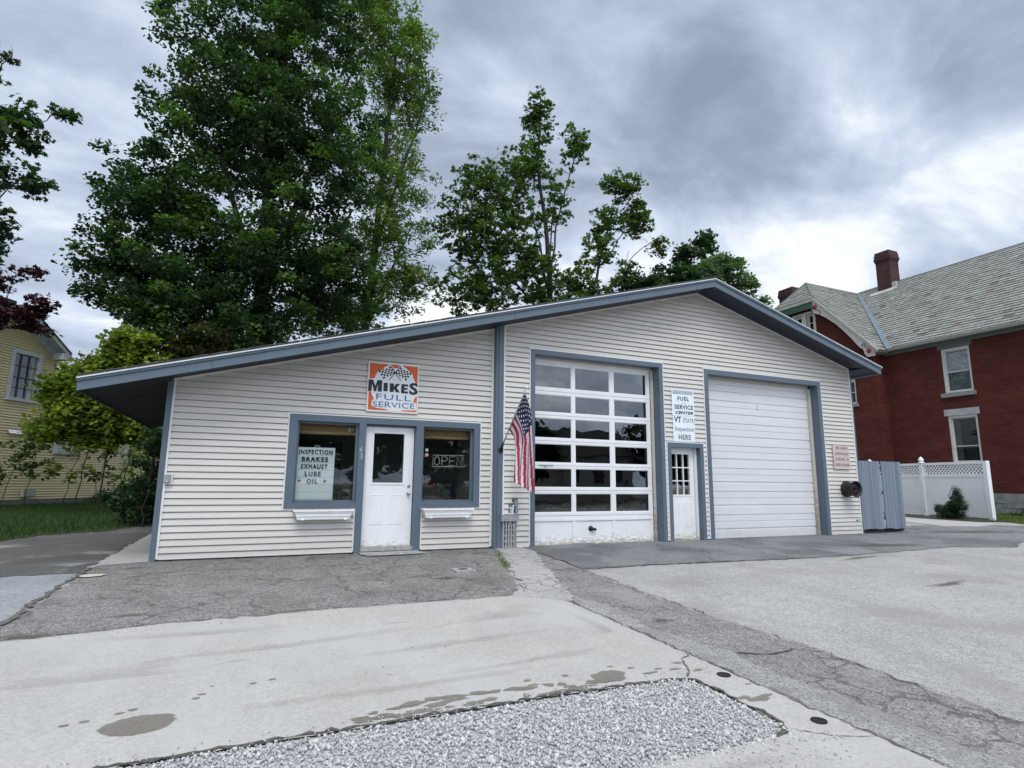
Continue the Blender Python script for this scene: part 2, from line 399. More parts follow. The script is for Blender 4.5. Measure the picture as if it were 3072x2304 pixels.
# base: the parking lot sheet reaching the horizon
bx = sorted(set([-400, -150, -60, -20, -8] + XB + [-1.9, 0, 5, 10, 14, 22, 30, 60, 150, 400])); by = sorted(set([-400, -150, -60, -40, -20, -10, -4] + YB + [20, 60, 150, 400]))
mb = MB(); vs = [(x, y, hgt(x, y)) for y in by for x in bx]; nx = len(bx)
mb.add(vs, [(j * nx + i, j * nx + i + 1, (j + 1) * nx + i + 1, (j + 1) * nx + i) for j in range(len(by) - 1) for i in range(nx - 1)])
mb.build('ground', LOT)['kind'] = 'structure'
sheet('back_yard', [(-120, 14), (-1.9, 14), (-1.9, 6.4), (20.5, 6.4), (20.5, 120), (-120, 120)], FARG, .004, 0)
sheet('asphalt_apron', [(-1.87, .2), (-1.87, -3.95), (-.7, -3.84), (.05, -3.78), (2.9, -3.74), (3.15, -3.45), (3.55, -2.3), (3.9, -1.05), (4.26, -.3), (4.3, .2)], ASPH, .004, .02, .1, 1)
sheet('asphalt_strip', [(4.85, -.2), (4.68, -2.44), (4.57, -4.26), (4.5, -5.4), (4.58, -6.4), (4.5, -7.5), (4.44, -9.6), (3.35, -9.6), (3.38, -7.2), (3.36, -5.5), (3.38, -4.15), (3.60, -3.7), (4.1, -2.5), (4.6, -.9), (4.7, -.2)], ASPS, .004, .03, .1, 2)
sheet('rubble_strip', [(3.36, -4.3), (3.62, -4.0), (3.72, -4.6), (3.66, -5.6), (3.80, -6.2), (3.78, -7.0), (3.80, -7.6), (3.76, -9.6), (3.36, -9.6)], LOT2, .008, .03, .1, 3)
sheet('asphalt_band', [(4.72, .2), (4.78, -1.2), (4.68, -2.44), (6.05, -2.42), (8.87, -2.62), (10.45, -2.64), (13.8, -2.4), (15.4, -2.85), (17.2, -2.2), (30, -6), (30, -3.5), (19.5, -.9), (17.6, .4), (16.6, 1.2), (14.5, .6), (14.5, .2)], BAND, .008, .025, .12, 4)
sheet('cracked_path', [(4.25, .1), (4.84, .1), (4.80, -.6), (4.12, -2.47), (3.62, -3.9), (3.44, -4.22), (2.86, -3.95), (3.2, -3.5), (3.58, -2.3), (3.92, -1.05), (4.22, -.3)], PATHM, .012, .025, .07, 5)
sheet('side_walk', [(-1.87, 6.5), (-1.87, -.42), (-1.8, -.12), (-1.24, .10), (-1.2, .3), (-1.2, 6.5)], CONC, .008, .008, .2, 6)
sheet('pale_driveway', [(-1.93, -.7), (-1.92, -3.5), (-1.95, -5), (-9, -5), (-9, -.9), (-4, -.75)], BLUA, .004, .02, .1, 7)
sheet('old_driveway', [(-1.9, 9), (-1.92, -.72), (-4, -.8), (-9, -.9), (-14, 1), (-14, 4.6), (-4.2, 4.15), (-3.9, 5.4), (-3.3, 5.9), (-2.88, 6.07), (-2.4, 7.2), (-2.2, 9)], OLDA, .008, .03, .15, 8)
sheet('concrete_pad', [(-9, -4.15), (-1.71, -4.04), (-.67, -3.84), (.05, -3.77), (1.2, -3.76), (2.9, -3.78), (3.38, -4.2), (3.40, -4.9), (3.40, -9.4), (-9, -9.4), (-9, -7.59), (2.0, -7.58), (2.7, -7.58), (2.95, -7.55), (3.02, -7.48), (3.04, -7.2), (3.06, -6.8), (3.03, -6.69), (2.9, -6.64), (2.0, -6.60), (-.4, -6.62), (-9, -6.62)], CONC, .016, .006, .05, 9)
sheet('gravel_bed', [(-9, -6.60), (2.9, -6.62), (3.05, -6.72), (3.05, -7.5), (2.9, -7.60), (-9, -7.60)], mat('gravel_bed_soil', (.42, .42, .42), .95, .3, 20, .8, 60), .004, 0)
sheet('door_step', [(1.80, .10), (2.80, .10), (2.86, -.12), (2.88, -.33), (2.5, -.40), (1.86, -.38), (1.79, -.2)], PATHM, .022, .012, .06, 10)
sheet('far_sidewalk', [(23.4, 12), (24, 12), (20.0, 1.9), (19.9, 1.2), (19.6, -.3), (19.2, -.62), (18.2, -.7), (17.7, -.1), (18.2, 1.5)], CONC, .012, .01, .2, 11)
sheet('lawn_soil', [(21.6, .9), (20.9, .3), (20.4, -.8), (26, -6), (40, -9), (40, 5), (25, 3.6), (22.2, 3.4)], GRSOIL, .012, .02, .2, 12)
sheet('planting_bed', [(21.0, -.2), (21.65, .5), (22.4, 3.4), (25, 13), (24.1, 13), (20.15, 1.9), (20.0, 1.1), (20.1, .2)], SOIL, .016, .02, .15, 13)
sheet('garden_soil', [(-30, 12), (-14, 4.6), (-4.2, 4.15), (-3.9, 5.4), (-3.3, 5.9), (-2.88, 6.07), (-2.4, 7.2), (-2.1, 9), (-1.9, 9.5), (-1.9, 32), (-30, 32)], GRSOIL, .016, .03, .2, 14)
def ribbon(name, pts, wid, mt, lift, amp=.012, step=.05, seed=0):
    c = jitter_poly(pts, amp, step, False, seed); rr = random.Random(seed + 5); mb = MB(); v = []; n = len(c)
    for i, p in enumerate(c):
        d = (c[min(i + 1, n - 1)] - c[max(i - 1, 0)]); nn = Vector((-d.y, d.x)).normalized(); w_ = wid * .62 * (.25 + rr.random() * 1.2) * (.3 if i in (0, n - 1) else 1) / 2
        for sgn in (-1, 1):
            q = p + nn * sgn * w_; v.append((q.x, q.y, hgt(q.x, q.y) + lift))
    mb.add(v, [(2 * i, 2 * i + 2, 2 * i + 3, 2 * i + 1) for i in range(n - 1)])
    for i, f in enumerate(mb.f):
        a, b, c_ = [Vector(mb.v[k_]) for k_ in f[:3]]
        if (b - a).cross(c_ - a).z < 0: mb.f[i] = f[::-1]
    o = mb.build(name, mt); o['kind'] = 'structure'; return o
ribbon('pavement_crack', [(3.38, -6.22), (3.25, -6.32), (3.19, -6.44), (3.08, -6.59), (2.99, -6.66)], .026, SEAM, .020, .014, .04, 1)
ribbon('pavement_crack', [(3.02, -7.53), (3.10, -7.63), (3.20, -7.70), (3.40, -7.79)], .014, CRK, .020, .008, .04, 2)
ribbon('pavement_seam', [(-1.88, -.35), (-1.89, -1.8), (-1.89, -3.2), (-1.88, -4.1)], .085, SEAM, .020, .02, .07, 3)
ribbon('pavement_seam', [(-1.7, -4.03), (-.67, -3.84), (-.1, -3.80), (.6, -3.80)], .04, SEAM, .024, .02, .07, 4)
ribbon('pavement_seam', [(1.0, -3.77), (2.24, -3.79), (2.95, -3.76)], .022, SEAM, .024, .02, .07, 14)
ribbon('pavement_seam', [(-.8, -6.615), (.7, -6.60), (2.0, -6.59), (2.9, -6.63), (3.04, -6.70), (3.055, -6.9), (3.035, -7.45), (2.95, -7.56), (2.85, -7.585)], .05, CRK, .022, .010, .04, 5)
ribbon('pavement_seam', [(4.86, -.2), (4.80, -1.2), (4.70, -2.40), (6.05, -2.42), (8.87, -2.62), (10.4, -2.64)], .05, SEAM, .016, .03, .09, 6)
ribbon('pavement_seam', [(4.68, -2.44), (4.57, -4.26), (4.5, -5.4), (4.58, -6.4), (4.5, -7.5), (4.44, -9.0)], .025, SEAM, .012, .03, .09, 7)
ribbon('pavement_seam', [(3.42, -4.2), (3.41, -5.5), (3.41, -6.7), (3.41, -7.9), (3.40, -9)], .035, SEAM, .020, .014, .06, 8)
ribbon('pavement_crack', [(2.0, -.42), (1.96, -.9), (1.7, -1.4), (1.75, -2.0)], .015, CRK, .010, .03, .08, 9)
ribbon('pavement_crack', [(-1.6, -.95), (-.9, -1.0), (-.4, -.95), (.2, -1.05)], .02, CRK, .010, .03, .08, 10)
ribbon('pavement_crack', [(7.2, -1.0), (7.6, -1.3), (7.9, -1.25), (8.6, -1.5)], .03, CRK, .014, .03, .08, 11)
ribbon('pavement_crack', [(3.80, -6.3), (4.1, -6.45), (4.4, -6.4), (4.6, -6.55)], .03, CRK, .012, .03, .08, 12)
ribbon('wall_base_grime', [(-1.2, .075), (1.75, .075)], .05, CRK, .024, .008, .08, 21)
ribbon('wall_base_grime', [(2.86, .075), (4.25, .075)], .05, CRK, .024, .008, .08, 22)
ribbon('wall_base_grime', [(9.5, -.06), (11.4, -.07), (14.4, -.05)], .05, CRK, .024, .012, .08, 23)
def blob(x, y, rx, ry, seed, amp=.15, n=28, rot=0):
    rr = random.Random(seed); ph = [rr.random() * 6.28 for _ in range(6)]; o = []
    for i in range(n):
        a = 2 * math.pi * i / n; r = 1 + amp * (math.sin(2 * a + ph[0]) * .5 + math.sin(3 * a + ph[1]) * .6 + math.sin(5 * a + ph[2]) * .4 + math.sin(8 * a + ph[3]) * .25)
        dx, dy = rx * r * math.cos(a), ry * r * math.sin(a); o.append((x + dx * math.cos(rot) - dy * math.sin(rot), y + dx * math.sin(rot) + dy * math.cos(rot)))
    return o
def stain(x, y, rx, ry, seed, amp=.15, mt=None, rot=0, lift=None, name='wet_stain'):
    if lift is None: lift = (.0185 if mt is None else .013)
    P = blob(x, y, rx, ry, seed, amp, rot=rot); z = lambda p: hgt(p[0], p[1]) + lift + seed % 5 * .0003; n = len(P); mb = MB()
    vs = [(x, y, z((x, y)))] + [((x + (p[0] - x) * k_), y + (p[1] - y) * k_, z(p)) for k_ in (.55, 1.0) for p in P]
    mb.add(vs, [(0, 1 + i, 1 + (i + 1) % n) for i in range(n)] + [(1 + i, 1 + n + i, 1 + n + (i + 1) % n, 1 + (i + 1) % n) for i in range(n)])
    o = mb.build(name, mt or STAIN); o['kind'] = 'structure'; at = o.data.attributes.new('rim', 'FLOAT', 'POINT'); at.data.foreach_set('value', [0.0] + [.55] * n + [1.0] * n)
def soften(m, lo, hi, amt=.35, nsc=18, opac=1.0):
    t = m.node_tree; o = [q for q in t.nodes if q.type == 'OUTPUT_MATERIAL'][0]; src = o.inputs[0].links[0].from_socket
    a = t.nodes.new('ShaderNodeAttribute'); a.attribute_name = 'rim'; g = t.nodes.new('ShaderNodeNewGeometry'); nz = t.nodes.new('ShaderNodeTexNoise'); nz.inputs['Scale'].default_value = nsc; nz.inputs['Detail'].default_value = 5; t.links.new(g.outputs['Position'], nz.inputs['Vector'])
    m1 = t.nodes.new('ShaderNodeMath'); m1.operation = 'MULTIPLY_ADD'; t.links.new(nz.outputs[0], m1.inputs[0]); m1.inputs[1].default_value = amt; t.links.new(a.outputs['Fac'], m1.inputs[2])
    mr = t.nodes.new('ShaderNodeMapRange'); t.links.new(m1.outputs[0], mr.inputs[0]); mr.inputs[1].default_value = lo; mr.inputs[2].default_value = hi; mr.inputs[3].default_value = opac; mr.inputs[4].default_value = 0
    tr = t.nodes.new('ShaderNodeBsdfTransparent'); mx_ = t.nodes.new('ShaderNodeMixShader'); t.links.new(mr.outputs[0], mx_.inputs[0]); t.links.new(tr.outputs[0], mx_.inputs[1]); t.links.new(src, mx_.inputs[2]); t.links.new(mx_.outputs[0], o.inputs[0])
soften(STAIN, .98, 1.08, .25, 30, .85)
stain(-.455, -6.13, .20, .15, 1, .06)
for i, (x, y) in enumerate([(-.83, -6.0), (-.74, -5.98), (-.58, -5.92), (-.52, -5.89), (-.19, -5.83), (-.16, -5.77), (.14, -5.68), (.26, -5.65)]): stain(x, y, .028, .017, 20 + i, .1)
stain(2.50, -6.42, .15, .115, 2, .12)
rr = random.Random(5)
for i in range(46):
    t_ = rr.random(); x = .7 + t_ * 1.75; y = -6.56 + rr.random() * (.10 + .12 * math.sin(math.pi * min(1, t_ * 1.1)))
    stain(x, y, .03 + rr.random() * .085, .012 + rr.random() * .026, 40 + i, .25)
for i, (x, y, a, b) in enumerate([(2.82, -6.47, .07, .02), (2.93, -6.42, .04, .015), (3.05, -6.47, .05, .02), (3.2, -6.55, .05, .018), (3.16, -6.36, .05, .02), (2.75, -6.33, .04, .016), (2.62, -6.25, .03, .015), (3.12, -7.08, .05, .03), (3.2, -7.13, .09, .04), (3.3, -7.1, .05, .02), (3.34, -6.9, .03, .012), (2.2, -6.30, .03, .02), (1.9, -6.29, .03, .02)]): stain(x, y, a, b, 90 + i, .2)
for i in range(14):
    x = rr.uniform(-.2, 3.1); y = rr.uniform(-5.9, -4.3); stain(x, y, rr.uniform(.006, .016), rr.uniform(.005, .010), 120 + i, .2)
FNT = ground_mat('faint_mark', (.30, .295, .28), (.9, 1.1), 240, .1, 2, .1); soften(FNT, .2, 1.2, .8, 5, .30)
FNL = ground_mat('faint_scuff', (.42, .43, .46), (.9, 1.1), 240, .1, 2, .1); soften(FNL, .2, 1.1, .8, 9, .7)
DST = ground_mat('dark_stain_asphalt', (.115, .108, .098), (.6, 1.4), 85, .2, 2, .6, None, .6); soften(DST, .5, 1.15, .6, 6, .65)
for i, (x, y, a, b, r_) in enumerate([(.3, -4.9, 1.6, .16, .12), (1.6, -5.3, 1.3, .12, .10), (-.9, -5.2, 1.2, .25, 0), (2.4, -4.6, .8, .4, .3), (1.0, -6.1, 1.4, .10, .02), (-.2, -4.3, 1.1, .18, -.1), (3.15, -5.4, .12, .9, 0), (2.4, -7.75, .5, .08, 0), (2.2, -5.9, .9, .09, .1)]): stain(x, y, a, b, 200 + i, .3, FNT, r_, .0172)
stain(.03, -5.15, .16, .05, 210, .3, FNL, .2, .0180); stain(1.4, -4.5, .22, .04, 211, .3, FNL, .1, .0180)
stain(.50, -3.72, .42, .10, 3, .25, DST); stain(-1.55, -3.88, .35, .09, 4, .3, DST); stain(-.95, -3.36, .30, .06, 5, .3, DST, .1); stain(2.5, -2.5, .30, .10, 6, .3, DST)
stain(-1.3, -.52, .20, .07, 7, .3, DST); stain(9.1, -5.0, .55, .12, 8, .3, DST, .1); stain(12.5, -1.8, 1.3, .35, 9, .25, DST, -.1); stain(3.9, -5.25, .16, .12, 10, .3, DST)
stain(10.2, -2.9, .8, .12, 11, .3, DST, .2); stain(13.9, -4.2, 1.2, .10, 12, .3, DST, .3); stain(16.9, -.9, 1.9, .28, 13, .25, DST, -.72); stain(14.9, -.1, .6, .12, 14, .3, DST)
stain(-1.72, -1.0, .15, .10, 15, .12, mat('cream_patch', (.50, .47, .40), .8, .1), 0, .016, 'cement_patch')
# foreground gravel stones
def stones(name, n, region, smin, smax, mt, seed, zoff):
    g = np.random.default_rng(seed); x0, x1, y0, y1 = region
    c = np.stack([g.uniform(x0, x1, n), g.uniform(y0, y1, n)], 1)
    base = np.array([(1, 0, 0), (-1, 0, 0), (0, 1, 0), (0, -1, 0), (0, 0, 1), (0, 0, -1)], float)
    F = np.array([(0, 2, 4), (2, 1, 4), (1, 3, 4), (3, 0, 4), (2, 0, 5), (1, 2, 5), (3, 1, 5), (0, 3, 5)])
    v = base[None] * g.uniform(.6, 1.3, (n, 6, 3)) + g.normal(0, .22, (n, 6, 3)); s_ = g.uniform(smin, smax, n) ** 1.0
    a = g.uniform(0, 6.28, n); b = g.uniform(0, 6.28, n)
    ca, sa, cb, sb = np.cos(a), np.sin(a), np.cos(b), np.sin(b)
    x = v[..., 0] * ca[:, None] - v[..., 1] * sa[:, None]; y = v[..., 0] * sa[:, None] + v[..., 1] * ca[:, None]; z = v[..., 2] * .8
    y2 = y * cb[:, None] - z * sb[:, None]; z2 = y * sb[:, None] + z * cb[:, None]
    P = np.stack([x, y2, z2], 2) * s_[:, None, None] / 2
    P[..., 0] += c[:, 0:1]; P[..., 1] += c[:, 1:2]; P[..., 2] += (.028 * (c[:, 1:2] + .3)) + zoff + g.uniform(0, .010, (n, 1))
    mesh_np(name, P.reshape(-1, 3), (F[None] + 6 * np.arange(n)[:, None, None]).reshape(-1, 3), [mt], tint=np.repeat(g.uniform(0, 1, n), 8))['kind'] = 'stuff'
def mesh_np(name, V, F, mats, parent=None, tint=None, smooth=False):
    me = bpy.data.meshes.new(name); F = np.asarray(F, dtype=np.int32); k_ = F.shape[1]
    if parent is not None:
        o = np.array(world_mat(parent).translation); V = V - o
    me.vertices.add(len(V)); me.vertices.foreach_set('co', np.asarray(V, dtype=np.float32).ravel())
    me.loops.add(F.size); me.loops.foreach_set('vertex_index', F.ravel())
    me.polygons.add(len(F)); me.polygons.foreach_set('loop_start', np.arange(0, F.size, k_, dtype=np.int32))
    for m_ in mats: me.materials.append(m_)
    me.update(calc_edges=True)
    if tint is not None:
        a = me.attributes.new('tint', 'FLOAT', 'FACE'); a.data.foreach_set('value', np.asarray(tint, dtype=np.float32))
    o = bpy.data.objects.new(name, me); COL.objects.link(o)
    if parent is not None: o.parent = parent
    return o
def tint_mat(name, stops, rough=.8, trans=0.0, tcol=None, bump=0):
    m, t = newmat(name); a = t.n('ShaderNodeAttribute', attribute_name='tint'); col = t.ramp(a.outputs['Fac'], stops)
    b = t.bsdf(col, rough, spec=.35)
    if trans:
        tr = t.n('ShaderNodeBsdfTranslucent'); c2 = t.mix(1.0, col, tcol or (1.5, 1.8, .7), 'MULTIPLY'); t.l(c2, tr.inputs[0])
        mx_ = t.n('ShaderNodeMixShader'); mx_.inputs[0].default_value = trans; t.l(b.outputs[0], mx_.inputs[1]); t.l(tr.outputs[0], mx_.inputs[2])
        o = [x for x in t.t.nodes if x.type == 'OUTPUT_MATERIAL'][0]; t.l(mx_.outputs[0], o.inputs[0])
    return m
STONE = tint_mat('crushed_stone', [(0, (.35, .355, .36)), (.4, (.47, .475, .475)), (1, (.61, .61, .60))], .95)
stones('gravel', 19000, (-.9, 3.03, -7.62, -6.625), .008, .022, STONE, 3, .008)
stones('gravel', 2600, (-.9, 3.02, -7.60, -6.635), .022, .038, STONE, 6, .010)
stones('gravel', 260, (-.9, 3.3, -6.62, -6.50), .006, .016, STONE, 13, .018)
stones('gravel', 160, (2.2, 3.2, -7.9, -7.60), .006, .016, STONE, 14, .018)
PEB = tint_mat('loose_grit', [(0, (.25, .24, .23)), (1, (.60, .60, .58))], .9)
stones('loose_grit', 1600, (3.36, 4.6, -8.2, -3.5), .006, .016, PEB, 4, .010)
stones('loose_grit', 500, (-1.9, 3.2, -4.05, -3.5), .006, .014, PEB, 5, .012)

# grass
def grass(name, n, region_fn, hmin, hmax, mt, seed):
    g = np.random.default_rng(seed); P = region_fn(g, n); n = len(P)
    a = g.uniform(0, 6.28, n); h = g.uniform(hmin, hmax, n); w_ = h * .09; le = g.normal(0, .35, (n, 2)) * h[:, None]
    z = np.array([hgt(x, y) for x, y in P]) + .016
    d = np.stack([np.cos(a), np.sin(a)], 1) * w_[:, None]
    v = np.zeros((n, 3, 3)); v[:, 0, :2] = P - d; v[:, 1, :2] = P + d; v[:, 0, 2] = v[:, 1, 2] = z; v[:, 2, :2] = P + le; v[:, 2, 2] = z + h
    return mesh_np(name, v.reshape(-1, 3), np.arange(3 * n).reshape(-1, 3), [mt], tint=g.uniform(0, 1, n))
GRASS = tint_mat('grass_blades', [(0, (.020, .045, .010)), (1, (.055, .105, .022))], .7, .3)
def reg_left(g, n):
    P = np.stack([g.uniform(-13, -2.1, n), g.uniform(4.2, 22, n)], 1)
    ex = np.interp(P[:, 0], [-13, -4.2, -3.9, -3.3, -2.88, -2.4, -2.1], [4.5, 4.3, 5.6, 6.1, 6.3, 7.4, 9.2])
    wall = 16.3 + (P[:, 0] + 7.9) * 1.73
    return P[(P[:, 1] > ex + g.normal(0, .12, n)) & (P[:, 1] < wall + 1)]
grass('lawn', 62000, reg_left, .05, .14, GRASS, 1)['kind'] = 'stuff'
def reg_right(g, n):
    P = np.stack([g.uniform(20.4, 27, n), g.uniform(-5, 4, n)], 1)
    return P[(P[:, 1] > -.8 - (P[:, 0] - 20.4) * .93) & (P[:, 1] < (P[:, 0] - 20.9) * 1.6 + .3)]
GRASS2 = tint_mat('sunny_grass_blades', [(0, (.07, .11, .025)), (1, (.16, .20, .05))], .7, .3)
grass('side_lawn', 15000, reg_right, .04, .10, GRASS2, 2)['kind'] = 'stuff'
def reg_weed(g, n):
    n = n // 3
    t_ = g.uniform(0, 1, n); x = np.interp(t_, [0, .3, 1], [4.1, 3.85, 3.60]) + g.normal(0, .035, n); y = np.interp(t_, [0, .3, 1], [-.55, -1.3, -2.1]) + g.normal(0, .05, n)
    return np.stack([x, y], 1)
grass('crack_weeds', 1500, reg_weed, .015, .05, GRASS2, 3)['kind'] = 'stuff'

# steel caps and drain set in the concrete
def cap(x, y, r, name, label, cat, grp=None, square=0, mt=None):
    z = hgt(x, y) + (.020 if x < 3.4 else .01)
    t = thing(name, (x, y, z), label, cat, grp)
    m1 = MB()
    if square: m1.box(x - square, x + square, y - square, y + square, z - .03, z - .002 + .004)
    else: m1.lathe([(r * 1.25, -.01), (r * 1.22, .004), (r * 1.05, .005), (r * .98, -.002), (0, -.002)], (x, y, z), n=24)
    m1.build('collar', PATHM if square else RUST, t)
    m2 = MB(); m2.lathe([(r * .94, -.01), (r * .94, .004), (r * .7, .007), (r * .65, .004), (r * .2, .004), (r * .15, .010), (0, .011)], (x, y, z + (.003 if square else 0)), n=24)
    m2.build('lid', mt or RUST, t)
cap(3.31, -6.70, .040, 'filler_cap', 'small rusty cap in the concrete strip behind the gravel, farther from the viewer', 'filler cap', 'steel caps set in the concrete')
cap(3.27, -7.52, .038, 'filler_cap', 'dark steel cap in the concrete strip right of the gravel corner, the nearer one', 'filler cap', 'steel caps set in the concrete')
cap(2.94, -1.99, .075, 'drain_cover', 'round rusty cover in a small square concrete block before the entrance', 'drain cover', None, .15, mat('orange_rust', (.16, .075, .035), .8, .3, 20))

# ------------------------------------------------------------------ the garage
YL = .13
OH = .60
FP = [(-2.24, 2.403), (9.34, 5.643), (14.87, 4.093)]      # lower edge of the rake boards, at y = -OH
WP = [(-2.24, 2.49), (4.30, 4.245), (9.34, 5.66), (14.60, 4.25)]   # top of the wall under the soffit
def interp(P, x):
    for (a, b), (c, d) in zip(P[:-1], P[1:]):
        if x <= c: return b + (d - b) * (x - a) / (c - a)
    return P[-1][1] + (P[-1][1] - P[-2][1]) / (P[-1][0] - P[-2][0]) * (x - P[-1][0])
G = thing('garage', (6.6, 4, 0), 'long low garage clad in pale siding with blue trim and two tall bay doors', 'garage')
# --- walls
opR = [(4.975, 8.235, -1, 3.865), (8.305, 9.31, -1, 2.115), (9.42, 13.275, -1, 3.855)]
mb = MB(); course_siding(mb, 4.40, 14.43, .03, 5.8, 0, opR)
mb = clip(mb, [((9.34, 0, 5.66), (-.2747, 0, 1)), ((9.34, 0, 5.66), (.268, 0, 1))])
mb.build('front_wall', SIDE, G)
opL = [(.565, 3.975, .757, 2.32), (1.715, 2.865, -1, .80)]
mb = MB(); course_siding(mb, -1.14, 4.24, .04, 4.4, YL, opL)
mb = clip(mb, [((4.30, 0, 4.225), (-.2690, 0, 1))]); mb.build('front_wall', SIDE, G)
mb = MB()   # side and rear walls
def Ty(f): return lambda x, y, z: f(x, y, z)
course_siding(mb, -6.15, -.16, .04, 2.72, 0, [], T=lambda x, y, z: (-1.2 + y, -x, z))
mb.build('side_wall', SIDE, G)
mb = MB(); course_siding(mb, 0, 9, .03, 4.22, 0, [], T=lambda x, y, z: (14.42 - y, x, z)); mb.build('side_wall', SIDE, G)
mb = MB(); mb.quad((4.4, 9, 0), (4.4, 9, 4.27), (9.34, 9, 5.65), (14.42, 9, 4.26), (14.42, 9, 0)); mb.quad((-1.2, 6.15, 0), (-1.2, 6.15, 2.75), (4.4, 6.15, 4.25), (4.4, 6.15, 0))
mb.quad((4.33, .3, 0), (4.33, 9, 0), (4.33, 9, 4.3), (4.33, .3, 4.3)); mb.build('rear_wall', SIDE, G)
# --- light J channel strips
mb = MB(); J = .022
def jrect(x0, x1, z0, z1, y, bottom=False):
    mb.box(x0 - J, x0, y - .022, y + .004, z0, z1); mb.box(x1, x1 + J, y - .022, y + .004, z0, z1)
jrect(4.975, 8.235, .03, 3.865, 0); jrect(8.305, 9.31, .03, 2.115, 0); jrect(9.42, 13.275, .03, 3.855, 0)
for a, b, z in ((4.953, 8.257, 3.865), (8.283, 9.332, 2.115), (9.398, 13.297, 3.855)): mb.box(a, b, -.0225, .004, z, z + J)
mb.box(.543, .565, YL - .022, YL + .004, .735, 2.32); mb.box(3.975, 3.997, YL - .022, YL + .004, .735, 2.32); mb.box(.543, 3.997, YL - .0225, YL + .004, 2.32, 2.342)
mb.box(.543, 1.693, YL - .0225, YL + .004, .735, .757); mb.box(2.887, 3.997, YL - .0225, YL + .004, .735, .757)
mb.box(1.693, 1.715, YL - .022, YL + .004, .04, .757); mb.box(2.865, 2.887, YL - .022, YL + .004, .04, .757)
mb.box(-1.165, -1.135, YL - .026, YL + .004, .035, 2.78); mb.box(4.195, 4.235, YL - .026, YL + .004, .035, 4.22)
mb.box(4.392, 4.424, -.024, .004, .03, 4.27); mb.box(14.400, 14.430, -.026, .004, .0, 4.28)
mb.box(-1.14, 1.70, YL - .019, YL + .004, .025, .04); mb.box(2.88, 4.2, YL - .019, YL + .004, .025, .04)
for a, b in ((4.71, 4.955), (13.297, 14.40)): mb.box(a, b, -.019, .004, .015, .03)
# thin trim along the top of the gable wall
for x0, x1 in ((-1.14, 4.22), (4.42, 9.34), (9.34, 14.43)):
    y = YL if x1 < 4.3 else 0
    z0, z1 = interp(WP, x0), interp(WP, x1)
    if x1 < 4.3: z0, z1 = z0 - .012, z1 - .012
    mb.slab([(x0, y - .020, z0 - .028), (x1, y - .020, z1 - .028), (x1, y - .020, z1 + .01), (x0, y - .020, z0 + .01)], (0, .02, 0))
mb.build('edge_trim', JCH, G)
# --- corner and divider boards
for nm, bx_ in (('corner_board', (-1.245, -1.165, YL - .03, YL + .10, -.01, 2.80)), ('corner_board', (4.288, 4.392, -.03, .10, -.04, 4.30)), ('corner_board', (14.430, 14.475, -.03, .10, -.04, 4.30))):
    mb = MB(); mb.box(*bx_)
    if bx_[0] > 4 and bx_[0] < 5: mb.box(4.240, 4.288, -.012, .14, -.04, 4.27)
    mb.build(nm, BLUE, G)
# --- roof
mb = MB()
TH = .17
def roofseg(mb, a, b, y0, y1, zoff, th):
    za, zb = interp(FP, a) + zoff, interp(FP, b) + zoff
    if a == FP[0][0]: za = FP[0][1] + zoff
    mb.slab([(a, y0, za), (b, y0, zb), (b, y0, zb + th), (a, y0, za + th)], (0, y1 - y0, 0))
roof = MB()
roofseg(roof, -2.26, 4.4, -OH - .02, 6.30, TH + .016, .022); roofseg(roof, 4.4, 9.34, -OH - .02, 9.2, TH + .022, .022); roofseg(roof, 9.34, 14.90, -OH - .02, 9.2, TH + .022, .022)
rr = random.Random(3)
for i in range(46):   # ragged shingle edge along the rake
    x = -2.2 + i * .255; z = interp(FP, x) + TH + .044; roof.slab([(x, -OH - .03, z), (x + .24, -OH - .03, z + .067), (x + .24, -OH - .03, z + .067 + .006 + rr.random() * .010), (x, -OH - .03, z + .004 + rr.random() * .008)], (0, .35, 0))
rf = roof.build('roof', SHING, G)
mb = MB(); CANF = MB()
for a, b in ((-2.24, 9.34), (9.34, 14.87)): roofseg(mb, a, b, -OH, -OH + .03, 0, .125)
roofseg(CANF, -2.24, -2.21, -OH + .03, 6.28, 0, .13); roofseg(mb, 14.84, 14.87, -OH + .03, 9.18, 0, .13)
for a, b in ((-2.245, 9.34), (9.34, 14.875)): roofseg(mb, a, b, -OH - .022, -OH + .03, .129, .038)
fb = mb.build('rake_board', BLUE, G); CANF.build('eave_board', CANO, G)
for x in (-.62, 1.85, 4.35, 6.9, 8.8, 11.6, 13.5): # board joints
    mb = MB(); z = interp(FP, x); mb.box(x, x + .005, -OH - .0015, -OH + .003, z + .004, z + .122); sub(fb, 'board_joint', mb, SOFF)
mb = MB()
for a, b in ((-2.25, 9.34), (9.34, 14.885)): roofseg(mb, a, b, -OH - .045, -OH + .02, .167, .017)
mb.build('drip_edge', DRIP, G)
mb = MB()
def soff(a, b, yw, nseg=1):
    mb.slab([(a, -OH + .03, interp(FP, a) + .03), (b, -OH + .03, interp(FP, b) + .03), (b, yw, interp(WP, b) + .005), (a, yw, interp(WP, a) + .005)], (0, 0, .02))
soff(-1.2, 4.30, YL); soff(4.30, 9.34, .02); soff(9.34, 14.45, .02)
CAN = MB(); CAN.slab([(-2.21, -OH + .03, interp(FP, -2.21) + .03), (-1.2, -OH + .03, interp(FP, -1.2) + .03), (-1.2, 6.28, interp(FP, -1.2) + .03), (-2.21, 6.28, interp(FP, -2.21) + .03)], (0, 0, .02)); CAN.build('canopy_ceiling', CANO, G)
mb.slab([(14.45, -OH + .03, interp(FP, 14.45) + .03), (14.84, -OH + .03, interp(FP, 14.84) + .03), (14.84, 9.18, interp(FP, 14.84) + .03), (14.45, 9.18, interp(FP, 14.45) + .03)], (0, 0, .02))
